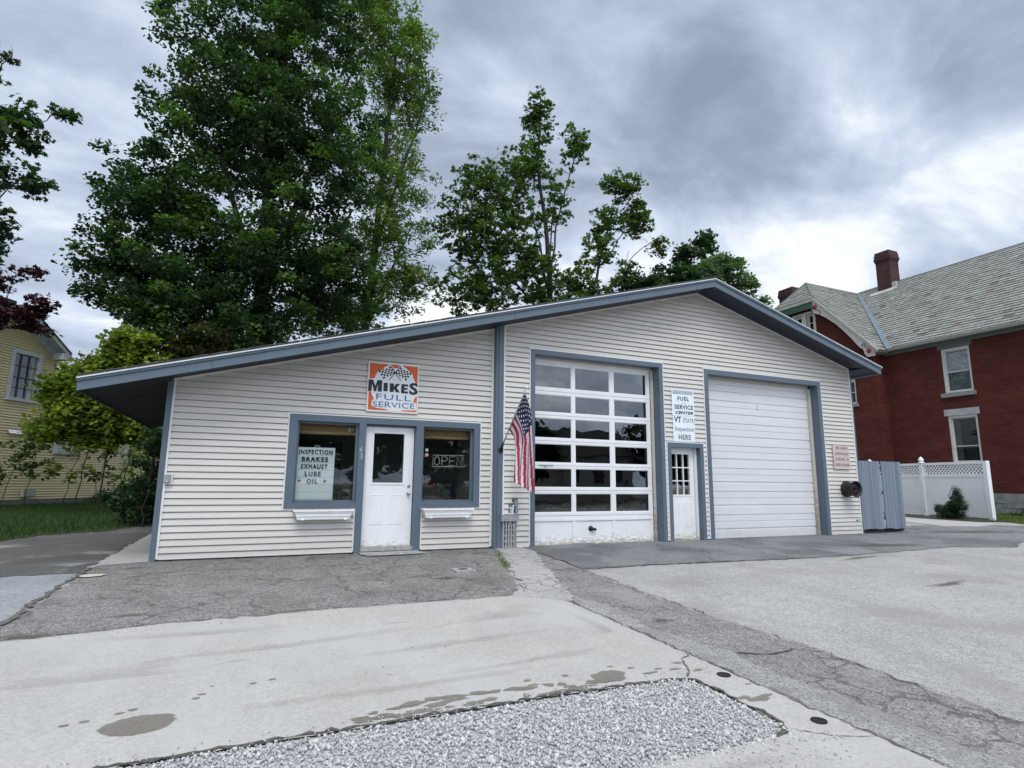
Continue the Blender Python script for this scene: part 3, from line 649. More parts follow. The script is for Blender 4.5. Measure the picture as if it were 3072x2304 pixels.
mb.build('soffit', SOFF, G)
# --- bay door 1 trim and jambs
def portal(x0, x1, zt, w_, dep, y0=-.028, hw=None):
    mb = MB(); hw = hw or w_
    mb.box(x0, x0 + w_, y0, dep, -.045, zt); mb.box(x1 - w_, x1, y0, dep, -.045, zt); mb.box(x0 + w_, x1 - w_, y0, dep, zt - hw, zt)
    return mb
portal(4.975, 8.235, 3.865, .098, .30).build('door_trim', BLUE, G)
portal(8.305, 9.31, 2.115, .098, .20).build('door_trim', BLUE, G)
portal(9.42, 13.275, 3.855, .115, .30).build('door_trim', BLUE, G)
# sectional glazed door
D = MB(); y = .25; x0, x1 = 5.075, 8.075
rows = [(.505, .626, 0), (1.004, 1.122, 0), (1.505, 1.615, 0), (2.0, 2.115, 0), (2.525, 2.64, 0), (3.01, 3.15, 0), (3.63, 3.767, 0)]
gl = [(.626, 1.004), (1.122, 1.505), (1.615, 2.0), (2.115, 2.525), (2.64, 3.01), (3.15, 3.63)]
for a, b, _ in rows:
    m_ = (a + b) / 2
    if b < 3.7: D.box(x0, x1, y, y + .045, a, m_ - .003); D.box(x0, x1, y - .003, y + .045, m_ + .003, b)
    else: D.box(x0, x1, y, y + .045, a, b)
for a, b in gl:
    for p, q in ((x0, 5.20), (6.065, 6.145), (7.015, 7.12), (7.99, x1)): D.box(p, q, y + .001, y + .044, a, b)
    for p, q in ((5.20, 6.065), (6.145, 7.015), (7.12, 7.99)):
        for xx in (p, q - .014): D.box(xx, xx + .014, y + .012, y + .03, a, b)
        D.box(p + .014, q - .014, y + .012, y + .03, a, a + .014); D.box(p + .014, q - .014, y + .012, y + .03, b - .014, b)
D.box(x0, x1, y + .016, y + .04, -.01, .505)
for p, q in ((x0, 5.16), (6.07, 6.135), (7.03, 7.10), (8.01, x1)): D.box(p, q, y, y + .02, .09, .505)
D.box(x0, x1, y - .002, y + .02, .01, .09); D.box(x0, x1, y - .006, y + .02, .462, .505)
rr = random.Random(9)
for i in range(60):  # uneven peeling lower edge
    xx = x0 + i * (x1 - x0) / 60; D.box(xx, xx + (x1 - x0) / 60, y - .006, y + .03, .012 - .055 * min(1, abs(xx - 6.2) / 1.8) + rr.random() * .012, .06)
BD = D.build('bay_door', WHITED, G)
mb = MB(); mb.box(5.19, 8.0, y + .020, y + .024, .60, 3.65); sub(BD, 'pane', mb, GLASSD)
mb = MB(); mb.tube([(6.50, y + .01, .30), (6.50, y - .05, .30)], .034, 12); mb.tube([(6.50, y - .02, .30), (6.60, y - .035, .28)], .026, 8); mb.lathe([(.055, 0), (.05, .012), (0, .014)], (6.50, y + .012, .30), (0, -1, 0)); sub(BD, 'handle', mb, BLACK, smooth=True)
mb = MB(); mb.box(5.3, 5.62, y - .008, y, 1.545, 1.575); mb.box(5.42, 5.48, y - .02, y, 1.53, 1.56); sub(BD, 'hinge', mb, GREY)
mb = MB(); mb.box(8.085, 8.14, .20, .245, -.02, 3.77); mb.box(5.07, 8.137, .20, .245, 3.735, 3.767); mb.build('door_stop', WOODJ, G)
mb = MB(); mb.box(5.07, 8.14, -.01, .40, -.045, -.012); mb.build('threshold', PATHM, G)
# rib steel door
mb = MB(); y = .25; x0, x1 = 9.50, 13.12; z = -.01; prof = []
for i in range(7):
    b = z + i * .534
    prof += [(b, y + .028), (b + .010, y), (b + .190, y), (b + .202, y + .022), (b + .222, y + .022), (b + .232, y), (b + .372, y), (b + .382, y + .014), (b + .394, y), (b + .518, y), (b + .530, y + .028)]
vs = []
for zz_, yy in prof: vs += [(x0, yy, zz_), (x1, yy, zz_)]
mb.add(vs, [(2 * i, 2 * i + 1, 2 * i + 3, 2 * i + 2) for i in range(len(prof) - 1)]); mb.box(x0, x1, y + .02, y + .05, -.02, 3.75)
BD2 = mb.build('bay_door', RIBW, G)
mb = MB(); mb.box(9.5, 13.1, y - .008, y + .02, -.035, .006); sub(BD2, 'bottom_seal', mb, GREY)
mb = MB(); mb.box(11.30, 11.33, y - .004, y + .004, 3.02, 3.16); sub(BD2, 'strap_mark', mb, mat('dull_tape', (.5, .5, .5)))
mb = MB(); mb.box(13.075, 13.16, .19, .245, -.03, 3.75); mb.box(9.53, 13.155, .19, .245, 3.68, 3.74); mb.build('door_stop', WOODJ, G)
mb = MB(); mb.box(9.535, 13.16, -.02, .35, -.05, -.022); mb.build('threshold', PATHM, G)
# small white service door with nine lights
y = .15; D = MB(); x0, x1 = 8.40, 9.150; gx = (8.505, 9.03); gz = (.985, 1.875)
D.box(x0, gx[0], y, y + .045, .03, 2.02); D.box(gx[1], x1, y, y + .045, .03, 2.02); D.box(*gx, y, y + .045, .03, gz[0]); D.box(*gx, y, y + .045, gz[1], 2.02)
for k_ in (0, 1): D.box(gx[0] + .167 + k_ * .178, gx[0] + .187 + k_ * .178, y - .006, y + .03, *gz)
for zz_ in (1.275, 1.567): D.box(gx[0], gx[1], y - .0063, y + .03, zz_, zz_ + .022)
D.box(gx[0] - .03, gx[1] + .035, y - .010, y, gz[0] - .035, gz[0]); D.box(gx[0] - .03, gx[1] + .035, y - .010, y, gz[1], gz[1] + .03); D.box(gx[1], gx[1] + .03, y - .010, y, *gz); D.box(gx[0] - .03, gx[0], y - .010, y, *gz)
for a, b in ((8.51, 8.70), (8.85, 9.045)):
    for q in ((a, a + .012, .298, .80), (b - .012, b, .298, .80), (a + .012, b - .012, .298, .310), (a + .012, b - .012, .788, .80)): D.box(q[0], q[1], y - .007, y, q[2], q[3])
    D.box(a + .035, b - .035, y - .005, y, .333, .765)
SD = D.build('service_door', WHITED, G)
mb = MB(); mb.box(*gx, y + .018, y + .022, *gz); sub(SD, 'pane', mb, GLASS)
mb = MB(); mb.box(9.158, 9.21, .10, .195, -.03, 2.03); mb.box(8.403, 9.158, .12, .195, -.045, .018); mb.build('door_frame', WHITED, G)
# --- office front: blue frame, windows, door
mb = MB(); ya, yb = YL - .030, YL + .06
mb.box(.565, 3.975, ya, yb, 2.212, 2.32); mb.box(.565, .700, ya, yb, .848, 2.212); mb.box(1.715, 1.835, ya, yb, -.03, 2.212); mb.box(2.735, 2.865, ya, yb, -.03, 2.212); mb.box(3.855, 3.975, ya, yb, .848, 2.212)
mb.box(.565, 1.715, ya - .004, yb, .757, .848); mb.box(2.865, 3.975, ya - .004, yb, .757, .848)
mb.box(1.80, 1.835, yb, YL + .16, -.03, 2.212); mb.box(2.735, 2.77, yb, YL + .16, -.03, 2.212); mb.box(1.835, 2.735, yb, YL + .16, 2.18, 2.212)
mb.build('office_frame', BLUE, G)
for a, b in ((.700, 1.715), (2.865, 3.855)):
    mb = MB(); y0, y1 = YL + .055, YL + .10
    mb.box(a, a + .035, y0, y1, .848, 2.212); mb.box(b - .045, b, y0, y1, .848, 2.212); mb.box(a + .035, b - .045, y0, y1, .848, .89); mb.box(a + .035, b - .045, y0, y1, 2.175, 2.212)
    W_ = mb.build('window', BLUE, G)
    mb = MB(); mb.box(a + .03, b - .04, YL + .078, YL + .083, .87, 2.18); sub(W_, 'pane', mb, GLASS)
y = YL + .10; D = MB(); x0, x1 = 1.838, 2.725; gx = (2.0, 2.545); gz = (1.19, 2.062)
D.box(x0, gx[0], y, y + .045, .10, 2.175); D.box(gx[1], x1, y, y + .045, .10, 2.175); D.box(*gx, y, y + .045, .10, gz[0]); D.box(*gx, y, y + .045, gz[1], 2.175)
for q in ((gx[0] - .022, gx[0], gz[0] - .035, gz[1] + .035), (gx[1], gx[1] + .03, gz[0] - .035, gz[1] + .035), (gx[0], gx[1], gz[0] - .035, gz[0]), (gx[0], gx[1], gz[1], gz[1] + .035)): D.box(q[0], q[1], y - .012, y, q[2], q[3])
for a, b in ((1.99, 2.20), (2.34, 2.552)):
    for q in ((a, a + .014, .468, .978), (b - .014, b, .468, .978), (a + .014, b - .014, .468, .482), (a + .014, b - .014, .964, .978)): D.box(q[0], q[1], y - .008, y, q[2], q[3])
    D.box(a + .04, b - .04, y - .006, y, .508, .938)
ED = D.build('entry_door', WHITED, G)
mb = MB(); mb.box(*gx, y + .018, y + .022, *gz); sub(ED, 'pane', mb, GLASS)
mb = MB(); mb.lathe([(.030, 0), (.030, .008), (.012, .012), (.012, .03), (.026, .042), (.027, .058), (.015, .066), (0, .068)], (2.652, y, .998), (0, -1, 0)); sub(ED, 'knob', mb, CHROME, smooth=True)
mb = MB(); mb.lathe([(.030, 0), (.028, .015), (.012, .018), (0, .018)], (2.655, y, 1.135), (0, -1, 0)); sub(ED, 'deadbolt', mb, CHROME, smooth=True)
mb = MB(); mb.box(1.835, 2.735, YL - .02, YL + .2, .03, .098); mb.build('threshold', PATHM, G)
NUM = mat('silver_numeral', (.42, .47, .52), .4)
mb = MB(); mb.text('4', 1.730, 1.778, 1.705, 1.805, ya - .004); mb.build('house_number', NUM, G); mb = MB(); mb.text('3', 1.742, 1.790, 1.592, 1.685, ya - .004); mb.build('house_number', NUM, G)
# --- inside
mb = MB(); mb.quad((-1.1, 2.4, 0), (4.3, 2.4, 0), (4.3, 2.4, 3.4), (-1.1, 2.4, 3.4)); mb.quad((-1.1, .3, 2.45), (4.3, .3, 2.45), (4.3, 2.4, 2.45), (-1.1, 2.4, 2.45)); mb.build('office_partition', INWALL, G)
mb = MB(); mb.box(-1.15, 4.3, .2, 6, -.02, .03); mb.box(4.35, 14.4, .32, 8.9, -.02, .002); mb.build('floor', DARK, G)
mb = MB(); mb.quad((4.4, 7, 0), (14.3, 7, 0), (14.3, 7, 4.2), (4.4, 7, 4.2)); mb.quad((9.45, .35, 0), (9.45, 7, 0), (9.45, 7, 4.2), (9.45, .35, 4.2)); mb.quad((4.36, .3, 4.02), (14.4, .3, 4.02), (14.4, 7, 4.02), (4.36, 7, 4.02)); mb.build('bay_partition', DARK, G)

def panel_thing(name, label, cat, group=None, base=(0, 0, 0)): return thing(name, base, label, cat, group)
# things behind the office glass
t = thing('bulletin_board', (1.35, 2.36, 1.2), 'dark blue framed notice board on the wall behind the left office window', 'notice board')
mb = MB(); mb.box(.98, 1.72, 2.35, 2.38, 1.12, 1.98); mb.build('panel', mat('navy_panel', (.015, .03, .055), .5), t)
mb = MB(); mb.box(.955, .98, 2.33, 2.38, 1.10, 2.0); mb.box(1.72, 1.745, 2.33, 2.38, 1.10, 2.0); mb.box(.98, 1.72, 2.33, 2.38, 1.98, 2.0); mb.box(.98, 1.72, 2.33, 2.38, 1.10, 1.12); mb.build('frame', mat('dark_blue_frame', (.03, .05, .07), .5), t)
t = thing('office_counter', (1.4, 1.0, 0), 'pale office counter just inside the left window', 'counter')
mb = MB(); mb.box(.75, 1.72, .55, 1.3, .82, .86); mb.build('top', mat('pale_laminate', (.30, .31, .29)), t); mb = MB(); mb.box(.78, 1.70, .6, 1.28, .03, .82); mb.build('cabinet', INWALL, t)
t = thing('cordless_drill', (1.5, .5, .86), 'dark power tool with a looped cord on the left window ledge', 'power tool')
mb = MB(); mb.tube([(1.42, .5, 1.0), (1.52, .5, 1.005), (1.62, .5, .975), (1.66, .5, .965)], [.045, .05, .032, .02], 10); mb.build('body', BLACK, t, smooth=True)
mb = MB(); mb.box(1.45, 1.53, .46, .54, .86, .99); mb.build('grip', BLACK, t, bevel=.01)
mb = MB(); mb.tube([(1.40 + .11 * math.cos(a), .52, 1.03 + .09 * math.sin(a)) for a in np.linspace(.2, 3.0, 10)], .012, 8); mb.build('cord', BLACK, t)
mb = MB(); mb.box(1.56, 1.69, .62, .66, .86, 1.07); tag(mb.build('paper_box', mat('pale_card', (.38, .37, .34))), 'pale upright card behind the power tool on the left ledge', 'card')
for (a, b), lb in (((.74, 1.69), 'rolled bamboo blind at the top of the left office window'), ((2.90, 3.82), 'rolled bamboo blind at the top of the right office window')):
    t = thing('bamboo_blind', ((a + b) / 2, .34, 2.0), lb, 'blind', 'rolled blinds in the office windows')
    mb = MB()
    for i in range(14): zz_ = 2.025 + i * .013; mb.tube([(a, .33 + .004 * (i % 2), zz_), (b, .33 + .004 * (i % 2), zz_)], .0068, 5)
    mb.build('slats', mat('bamboo', (.36, .24, .12), .7, .3, 30), t)
    mb = MB(); mb.tube([(a, .325, 2.035), (b, .325, 2.035)], .034, 10); mb.build('roll', mat('bamboo_roll', (.46, .32, .17), .7, .3, 30), t, smooth=True)
t = thing('office_chair', (3.25, .9, 0), 'round topped chair back seen low in the right office window', 'chair')
mb = MB(); pts = [(3.25 + .27 * math.cos(a), .72, .80 + .16 * math.sin(a)) for a in np.linspace(0, math.pi, 14)]; mb.slab([(3.52, .72, .5)] + pts + [(2.98, .72, .5)], (0, .05, 0)); mb.build('backrest', mat('chair_fabric', (.13, .11, .12)), t)
mb = MB(); mb.tube([(3.25, .9, 0), (3.25, .9, .45)], .03); mb.box(3.0, 3.5, .72, 1.15, .45, .5); mb.build('seat', BLACK, t)
for i, (x, y, z, c, lb) in enumerate(((3.35, 1.7, 1.25, (.12, .02, .02), 'red box on the shelf inside the right office window'), (3.75, 1.6, 1.15, (.05, .07, .10), 'dark blue box on the shelf inside the right office window'))):
    mb = MB(); mb.box(x, x + .25, y, y + .2, z - .25, z); mb.box(x - .01, x + .26, y - .01, y + .21, z - .03, z + .005); tag(mb.build('carton', mat('carton%d' % i, c)), lb, 'box')
mb = MB(); mb.box(3.0, 4.2, 1.5, 2.1, .86, .90); mb.box(3.0, 4.2, 1.5, 2.1, .3, .33); mb.box(3.0, 3.04, 1.5, 2.1, 0, .9); mb.box(4.16, 4.2, 1.5, 2.1, 0, .9); tag(mb.build('shelf', mat('shelf_wood', (.12, .08, .05))), 'low wooden shelf inside the right office window', 'shelf')
# letter board
t = thing('letter_board', (1.04, .24, .86), 'white letter board listing shop jobs inside the left office window', 'sign')
yb_ = .235
mb = MB(); mb.box(.722, 1.343, yb_, yb_ + .012, .86, 1.772); mb.build('panel', mat('milky_panel', (.93, .97, .97), .45, .03), t)
mb = MB()
for i in range(7): z = 1.60 - i * .122 + .036; mb.box(.725, 1.340, yb_ - .002, yb_, z - .0035, z + .0035)
mb.build('letter_rail', mat('rail', (.55, .62, .63), .4), t)
mb = MB(); zt = 1.735
for txt, xa, xb, z1 in (('INSPECTION', .752, 1.305, 1.733), ('BRAKES', .805, 1.235, 1.612), ('EXHAUST', .80, 1.235, 1.490), ('LUBE', .870, 1.130, 1.366), ('OIL', .905, 1.085, 1.243)):
    mb = MB(); mb.text(txt, xa, xb, z1 - .085, z1, yb_ - .004, bold=.048, spacing=1.28); mb.build('lettering', BLACK, t)
for cx_ in (.790, 1.200):
    mb = MB(); v = [(cx_ + (.040 if i % 2 == 0 else .017) * math.sin(i * math.pi / 5), yb_ - .004, 1.203 + (.040 if i % 2 == 0 else .017) * math.cos(i * math.pi / 5)) for i in range(10)]; mb.add(v + [(cx_, yb_ - .004, 1.203)], [(10, (i + 1) % 10, i) for i in range(10)]); mb.build('star', RED, t)
mb = MB(); mb.tube([(1.0, yb_ + .006, 1.772), (1.01, yb_ + .006, 1.80), (1.08, yb_ + .006, 1.80), (1.09, yb_ + .006, 1.772)], .006); mb.build('handle', WHITE, t)
# neon sign
t = thing('open_sign', (3.4, .25, 1.6), 'unlit white tube OPEN sign hanging in the right office window', 'sign')
NE = mat('white_tube', (.62, .62, .58), .3); ys = .245; mb = MB()
mb.tube([(3.10, ys, 1.49), (3.10, ys, 1.70), (3.70, ys, 1.705), (3.70, ys, 1.495), (3.10, ys, 1.49)], .0075, 6); mb.build('border', NE, t)
for name_, pl in (('letter', [[(3.178 + .050 * math.cos(a), 1.595 + .078 * math.sin(a)) for a in np.linspace(0, 6.283, 16)]]),
                  ('letter', [[(3.272, 1.517), (3.272, 1.675), (3.345, 1.675), (3.375, 1.655), (3.378, 1.625), (3.355, 1.60), (3.272, 1.598)]]),
                  ('letter', [[(3.525, 1.517), (3.42, 1.517), (3.42, 1.677), (3.525, 1.677)], [(3.42, 1.60), (3.51, 1.60)]]),
                  ('letter', [[(3.565, 1.517), (3.565, 1.68), (3.665, 1.52), (3.668, 1.68)]])):
    mb = MB()
    for q in pl: mb.tube([(a, ys, b) for a, b in q], .007, 6)
    mb.build(name_, NE, t)
for z, c, lb in ((1.79, (.5, .5, .48), 'small pale square sticker high on the right office window'), (1.70, (.5, .28, .26), 'small round red and white sticker on the right office window')):
    mb = MB(); mb.lathe([(0, 0), (.034, 0), (.034, .002)], (2.966, .200, z), (0, -1, 0), 4 if z > 1.75 else 16)
    if z < 1.75: mb.lathe([(0, .003), (.018, .003)], (2.966, .200, z), (0, -1, 0), 12)
    tag(mb.build('sticker', mat('sticker', c)), lb, 'sticker')
# clutter seen low through the bay and service door glass
for i, (x, z, c, r, lb) in enumerate(((7.6, .75, (.10, .11, .12), .22, 'spoked car wheel leaning inside the glazed bay door, lower right'), (8.62, 1.05, (.30, .30, .30), .13, 'white bag behind the left column of service door glass'), (8.9, 1.04, (.28, .20, .17), .14, 'tan bag behind the right column of service door glass'))):
    mb = MB()
    if i == 0:
        t = thing('car_wheel', (x, .8, z), lb, 'wheel'); mb.lathe([(.20, -.06), (.30, -.08), (.32, 0), (.30, .08), (.20, .06)], (x, .8, z), (0, 1, 0), 24); mb.build('tyre', BLACK, t, smooth=True)
        mb = MB()
        for k_ in range(6): a = k_ * 1.047; mb.tube([(x, .74, z), (x + .2 * math.cos(a), .74, z + .2 * math.sin(a))], .018, 6)
        mb.lathe([(.2, 0), (.21, .03), (.19, .03)], (x, .73, z), (0, 1, 0), 24); mb.build('rim', CHROME, t)
    else:
        mb.lathe([(0, -.2), (r, -.14), (r * 1.1, 0), (r * .8, .1), (r * .25, .16), (r * .3, .2)], (x, .45, z), (0, 0, 1), 12); tag(mb.build('bag', mat('bag%d' % i, c), smooth=True), lb, 'bag')
t = thing('work_bench', (6.6, 1.5, 0), 'dim grey work bench deep inside the glazed bay', 'bench')
mb = MB(); mb.box(5.6, 7.2, 1.4, 2.0, .80, .86); mb.build('top', mat('bench_grey', (.16, .15, .14)), t); BL_ = mat('bench_leg', (.1, .1, .1))
for a in (5.65, 7.1):
    for b in (1.45, 1.9): mb = MB(); mb.box(a, a + .06, b, b + .06, 0, .8); mb.build('leg', BL_, t)
# --- sign: checkered flags
sx0, sx1, sz0, sz1, sy = 1.808, 2.738, 2.430, 3.331, .085
t = thing('shop_sign', (2.27, .1, 2.43), 'square orange and white sign with two crossed checkered flags above the entrance', 'sign')
SU = lambda u, v, y: (sx0 + (sx1 - sx0) * u, y, sz1 - (sz1 - sz0) * v)
mb = MB(); mb.box(sx0, sx1, sy, sy + .03, sz0, sz1); mb.build('panel', mat('sign_white', (.74, .70, .66), .5, .05), t)
mb = MB(); mb.quad(*[SU(u, v, sy - .002) for u, v in ((.03, .965), (.97, .965), (.97, .035), (.03, .035))]); mb.build('orange_field', mat('sign_orange', (.62, .105, .03), .5, .12, 6), t)
def poly(pts, y, m_, nm, par):
    bm = bmesh.new(); vs = [bm.verts.new(SU(u, v, y)) for u, v in pts]; es = [bm.edges.new((vs[i], vs[(i + 1) % len(vs)])) for i in range(len(vs))]
    bmesh.ops.triangle_fill(bm, edges=es, use_beauty=True)
    for f in bm.faces:
        f.normal_update()
        if f.normal.y > 0: f.normal_flip()
    q = MB(); bm.verts.index_update(); q.add([v.co[:] for v in bm.verts], [[v.index for v in f.verts] for f in bm.faces]); bm.free(); return q.build(nm, m_, par)
sil = [(.185, .195), (.24, .17), (.31, .10), (.415, .035), (.45, .055), (.49, .105), (.57, .095), (.615, .015), (.66, .04), (.74, .09), (.80, .14), (.865, .20), (.875, .26), (.93, .37), (1.0, .395), (1.0, .635), (.94, .66), (.885, .775), (.965, .785), (.965, .93), (.70, .945), (.62, .975), (.45, .975), (.35, .94), (.13, .915), (.09, .87), (.10, .775), (.135, .755), (.09, .66), (.07, .61), (0, .60), (0, .355), (.12, .345)]
poly(sil, sy - .004, mat('sign_silhouette', (.80, .77, .74), .5), 'white_outline', t)
cx_, cy_ = .52, .52
poly([(cx_ + (u - cx_) * .93, cy_ + (v - cy_) * .945) for u, v in sil], sy - .006, mat('sign_pale', (.72, .75, .78), .5, .05), 'pale_field', t)
def ST(txt, u0, u1, v0, v1, b, y, sp=1.0): mb.text(txt, SU(u0, 0, 0)[0], SU(u1, 0, 0)[0], SU(0, v1, 0)[2], SU(0, v0, 0)[2], y, bold=b, spacing=sp)
SBK = mat('sign_black', (.018, .02, .025), .5)
def LP(pts, u0, u1, v0, v1): poly([(u0 + (u1 - u0) * a, v0 + (v1 - v0) * b) for a, b in pts], sy - .010, SBK, 'letter', t)
LP([(0, 1), (0, 0), (.34, 0), (.5, .52), (.66, 0), (1, 0), (1, 1), (.70, 1), (.70, .34), (.58, 1), (.42, 1), (.28, .34), (.24, 1)], .015, .275, .37, .60)
LP([(0, 0), (1, 0), (1, 1), (0, 1)], .305, .385, .415, .585)
LP([(0, 0), (.40, 0), (.40, .38), (.62, 0), (1, 0), (.68, .46), (1, 1), (.62, 1), (.45, .68), (.40, .74), (.40, 1), (0, 1)], .425, .625, .415, .59)
LP([(0, 0), (1, 0), (1, .22), (.46, .22), (.46, .39), (.92, .39), (.92, .60), (.46, .60), (.46, .77), (1, .77), (1, 1), (0, 1)], .650, .785, .415, .60)
mb = MB(); ST('S', .808, .985, .372, .618, .035, sy - .010)
mb.build('letter', SBK, t)
LM_ = mat('sign_blue', (.05, .12, .32), .5); mb = MB(); ST('FULL', .175, .845, .640, .755, 0, sy - .010, 1.15); mb.build('lettering', LM_, t); mb = MB(); ST('SERVICE', .115, .93, .795, .905, 0, sy - .010, 1.05); mb.build('lettering', LM_, t)
for sgn, nm in ((1, 'l'), (-1, 'r')):
    mb = MB(); F0 = lambda a, b: (.52 + sgn * (a), b)
    # pole
    p0, p1 = F0(-.10, .055), F0(.115, .355); d = .008
    mb.quad(*[SU(*q, sy - .012) for q in ((p0[0] - d, p0[1]), (p0[0] + d, p0[1]), (p1[0] + d, p1[1]), (p1[0] - d, p1[1]))][::1 if True else -1])
    A, B, C_, D_ = F0(-.10, .07), F0(-.325, .19), F0(-.22, .345), F0(-.005, .20)
    if sgn < 0: pass
    for i in range(7):
        for j in range(5):
            if (i + j) % 2: continue
            q = []
            for (a, b) in ((i, j), (i + 1, j), (i + 1, j + 1), (i, j + 1)):
                a_, b_ = a / 7, b / 5; w_ = .014 * math.sin(a_ * 6.3)
                u = (A[0] * (1 - a_) + B[0] * a_) * (1 - b_) + (D_[0] * (1 - a_) + C_[0] * a_) * b_; v = (A[1] * (1 - a_) + B[1] * a_) * (1 - b_) + (D_[1] * (1 - a_) + C_[1] * a_) * b_ + w_
                q.append(SU(u, v, sy - .009))
            mb.quad(*q)
    fl = mb.build('checkered_flag', mat('flag_black', (.02, .02, .02), .5), t)
mb = MB(); mb.lathe([(0, 0), (.35, 0)], (0, 0, 0)) if False else None
# --- signs over the service door
SG = mat('sign_face', (.78, .82, .86), .4, .03)
NAVY = mat('sign_navy', (.03, .07, .12), .5); FADE = mat('sign_faded_ink', (.28, .34, .40), .5)
t = thing('fuel_sign', (8.77, -.02, 2.72), 'white sign with FUEL and SERVICE CENTER lettering, the upper of two above the narrow door', 'sign', 'white lettered signs above the narrow door')
y = -.030; mb = MB(); mb.box(8.465, 9.085, y, y + .008, 2.715, 3.305); mb.build('panel', SG, t)
mb = MB(); mb.box(8.497, 9.052, y - .002, y, 3.205, 3.285); mb.build('name_bar', mat('bar_blue', (.16, .25, .36), .5), t)
mb = MB(); mb.text('McDONOUGHS', 8.515, 9.035, 3.212, 3.277, y - .004, bold=.015); mb.build('shop_name', WHITE, t)
LM_ = NAVY; mb = MB(); mb.text('FUEL', 8.62, 8.945, 3.055, 3.150, y - .003, bold=.03, spacing=1.15); mb.build('lettering', LM_, t); mb = MB(); mb.text('SERVICE', 8.53, 9.055, 2.865, 2.965, y - .003, bold=.03, spacing=1.1); mb.build('lettering', LM_, t); mb = MB(); mb.text('CENTER', 8.545, 9.05, 2.755, 2.822, y - .003, bold=.045, shear=.35, spacing=1.1); mb.build('lettering', LM_, t)
mb = MB(); mb.text('and', 8.715, 8.855, 2.985, 3.025, y - .003, shear=.3); mb.build('small_word', FADE, t)
t = thing('inspection_sign', (8.77, -.02, 2.145), 'white state inspection sign, the lower of two above the narrow door', 'sign', 'white lettered signs above the narrow door')
mb = MB(); mb.box(8.472, 9.082, y, y + .008, 2.142, 2.710); mb.build('panel', SG, t)
LM_ = NAVY; mb = MB(); mb.text('VT', 8.505, 8.70, 2.560, 2.695, y - .003, bold=.03); mb.build('lettering', LM_, t); mb = MB(); mb.text('HERE', 8.615, 8.955, 2.185, 2.300, y - .003, bold=.02, spacing=1.15); mb.build('lettering', LM_, t)
LM_ = mat('sign_slate', (.12, .18, .22), .5); mb = MB(); mb.text('STATE', 8.755, 9.055, 2.57, 2.665, y - .003, bold=.015, spacing=1.1); mb.build('lettering', LM_, t); mb = MB(); mb.text('Inspection', 8.53, 9.055, 2.345, 2.475, y - .003, bold=.005); mb.build('lettering', LM_, t)
# faded letter sign by the right corner
t = thing('fuel_price_board', (13.83, -.02, 1.63), 'faded pinkish letter board about diesel and kerosene near the right corner', 'sign')
y = -.055; mb = MB(); mb.box(13.535, 14.125, y, y + .03, 1.635, 2.235); mb.build('panel', mat('faded_pink', (.60, .50, .48), .6, .12, 5), t)
mb = MB()
mb.box(13.56, 14.11, y - .002, y, 2.098, 2.103); mb.box(13.56, 14.11, y - .002, y, 1.955, 1.96); mb.box(13.56, 14.11, y - .002, y, 1.815, 1.82); mb.build('letter_rail', mat('rail2', (.48, .42, .40)), t)
LM_ = mat('faded_red_ink', (.14, .06, .06)); mb = MB(); mb.text('WE HAVE', 13.60, 14.06, 2.125, 2.195, y - .003, bold=.02, spacing=1.2); mb.build('lettering', LM_, t); mb = MB(); mb.text('OFFROAD', 13.59, 14.08, 1.985, 2.055, y - .003, bold=.02, spacing=1.2); mb.build('lettering', LM_, t)
LM_ = mat('faded_grey_ink', (.14, .11, .11)); mb = MB(); mb.text('DIESEL &', 13.58, 14.09, 1.845, 1.915, y - .003, bold=.015, spacing=1.2); mb.build('lettering', LM_, t); mb = MB(); mb.text('KEROSENE', 13.57, 14.10, 1.700, 1.775, y - .003, bold=.02, spacing=1.15); mb.build('lettering', LM_, t)
# --- flower boxes
PL = mat('white_planter', (.84, .84, .84), .4, .05, 6); PINK = mat('faded_pink_soil', (.36, .24, .23), .9, .3, 20)
for (a, b, c, d, lb) in ((.722, 1.655, .765, 1.600, 'white plastic flower box hanging under the left office window'), (2.870, 3.800, .905, 0, 'white plastic flower box hanging under the right office window')):
    t = thing('flower_box', ((a + b) / 2, -.0, .58), lb, 'flower box', 'white flower boxes under the office windows')
    mb = MB(); zt, zb = .738, .585; ins = .055
    y0, y1 = -.085, .108
    f = [(a, y0, zt), (b, y0, zt), (b - ins, y0 + .035, zb), (a + ins, y0 + .035, zb)]
    k_ = [(a, y1, zt), (b, y1, zt), (b - ins, y1, zb), (a + ins, y1, zb)]
    mb.add(f + k_, [(0, 3, 2, 1), (4, 5, 6, 7), (0, 4, 7, 3), (1, 2, 6, 5), (3, 7, 6, 2)]); mb.build('trough', PL, t)
    mb = MB(); mb.box(a - .012, b + .012, y0 - .014, y0 + .012, zt - .022, zt + .008); mb.box(a - .012, a + .012, y0 + .012, y1, zt - .022, zt + .008); mb.box(b - .012, b + .012, y0 + .012, y1, zt - .022, zt + .008); mb.build('rim', PL, t)
    mb = MB(); mb.box(a + .02, b - .02, y0 + .02, y1 - .01, zt - .035, zt + .004)
    for i in range(26): x = random.uniform(a + .05, b - .05); mb.lathe([(.0, .02), (.02, .012), (.03, 0)], (x, random.uniform(y0 + .03, y1 - .03), zt - .006), (0, 0, 1), 6)
    mb.build('soil', PINK, t)
    mb = MB()
    for x in (a + .12, b - .14): mb.box(x, x + .04, y0 + .02, y0 + .06, zb - .008, zb + .012)
    mb.box(a + .02, b - .02, y0 + .004, y0 + .012, .690, .696); mb.box(a + .035, b - .035, y0 + .014, y0 + .022, .640, .646); mb.build('foot', PL, t)
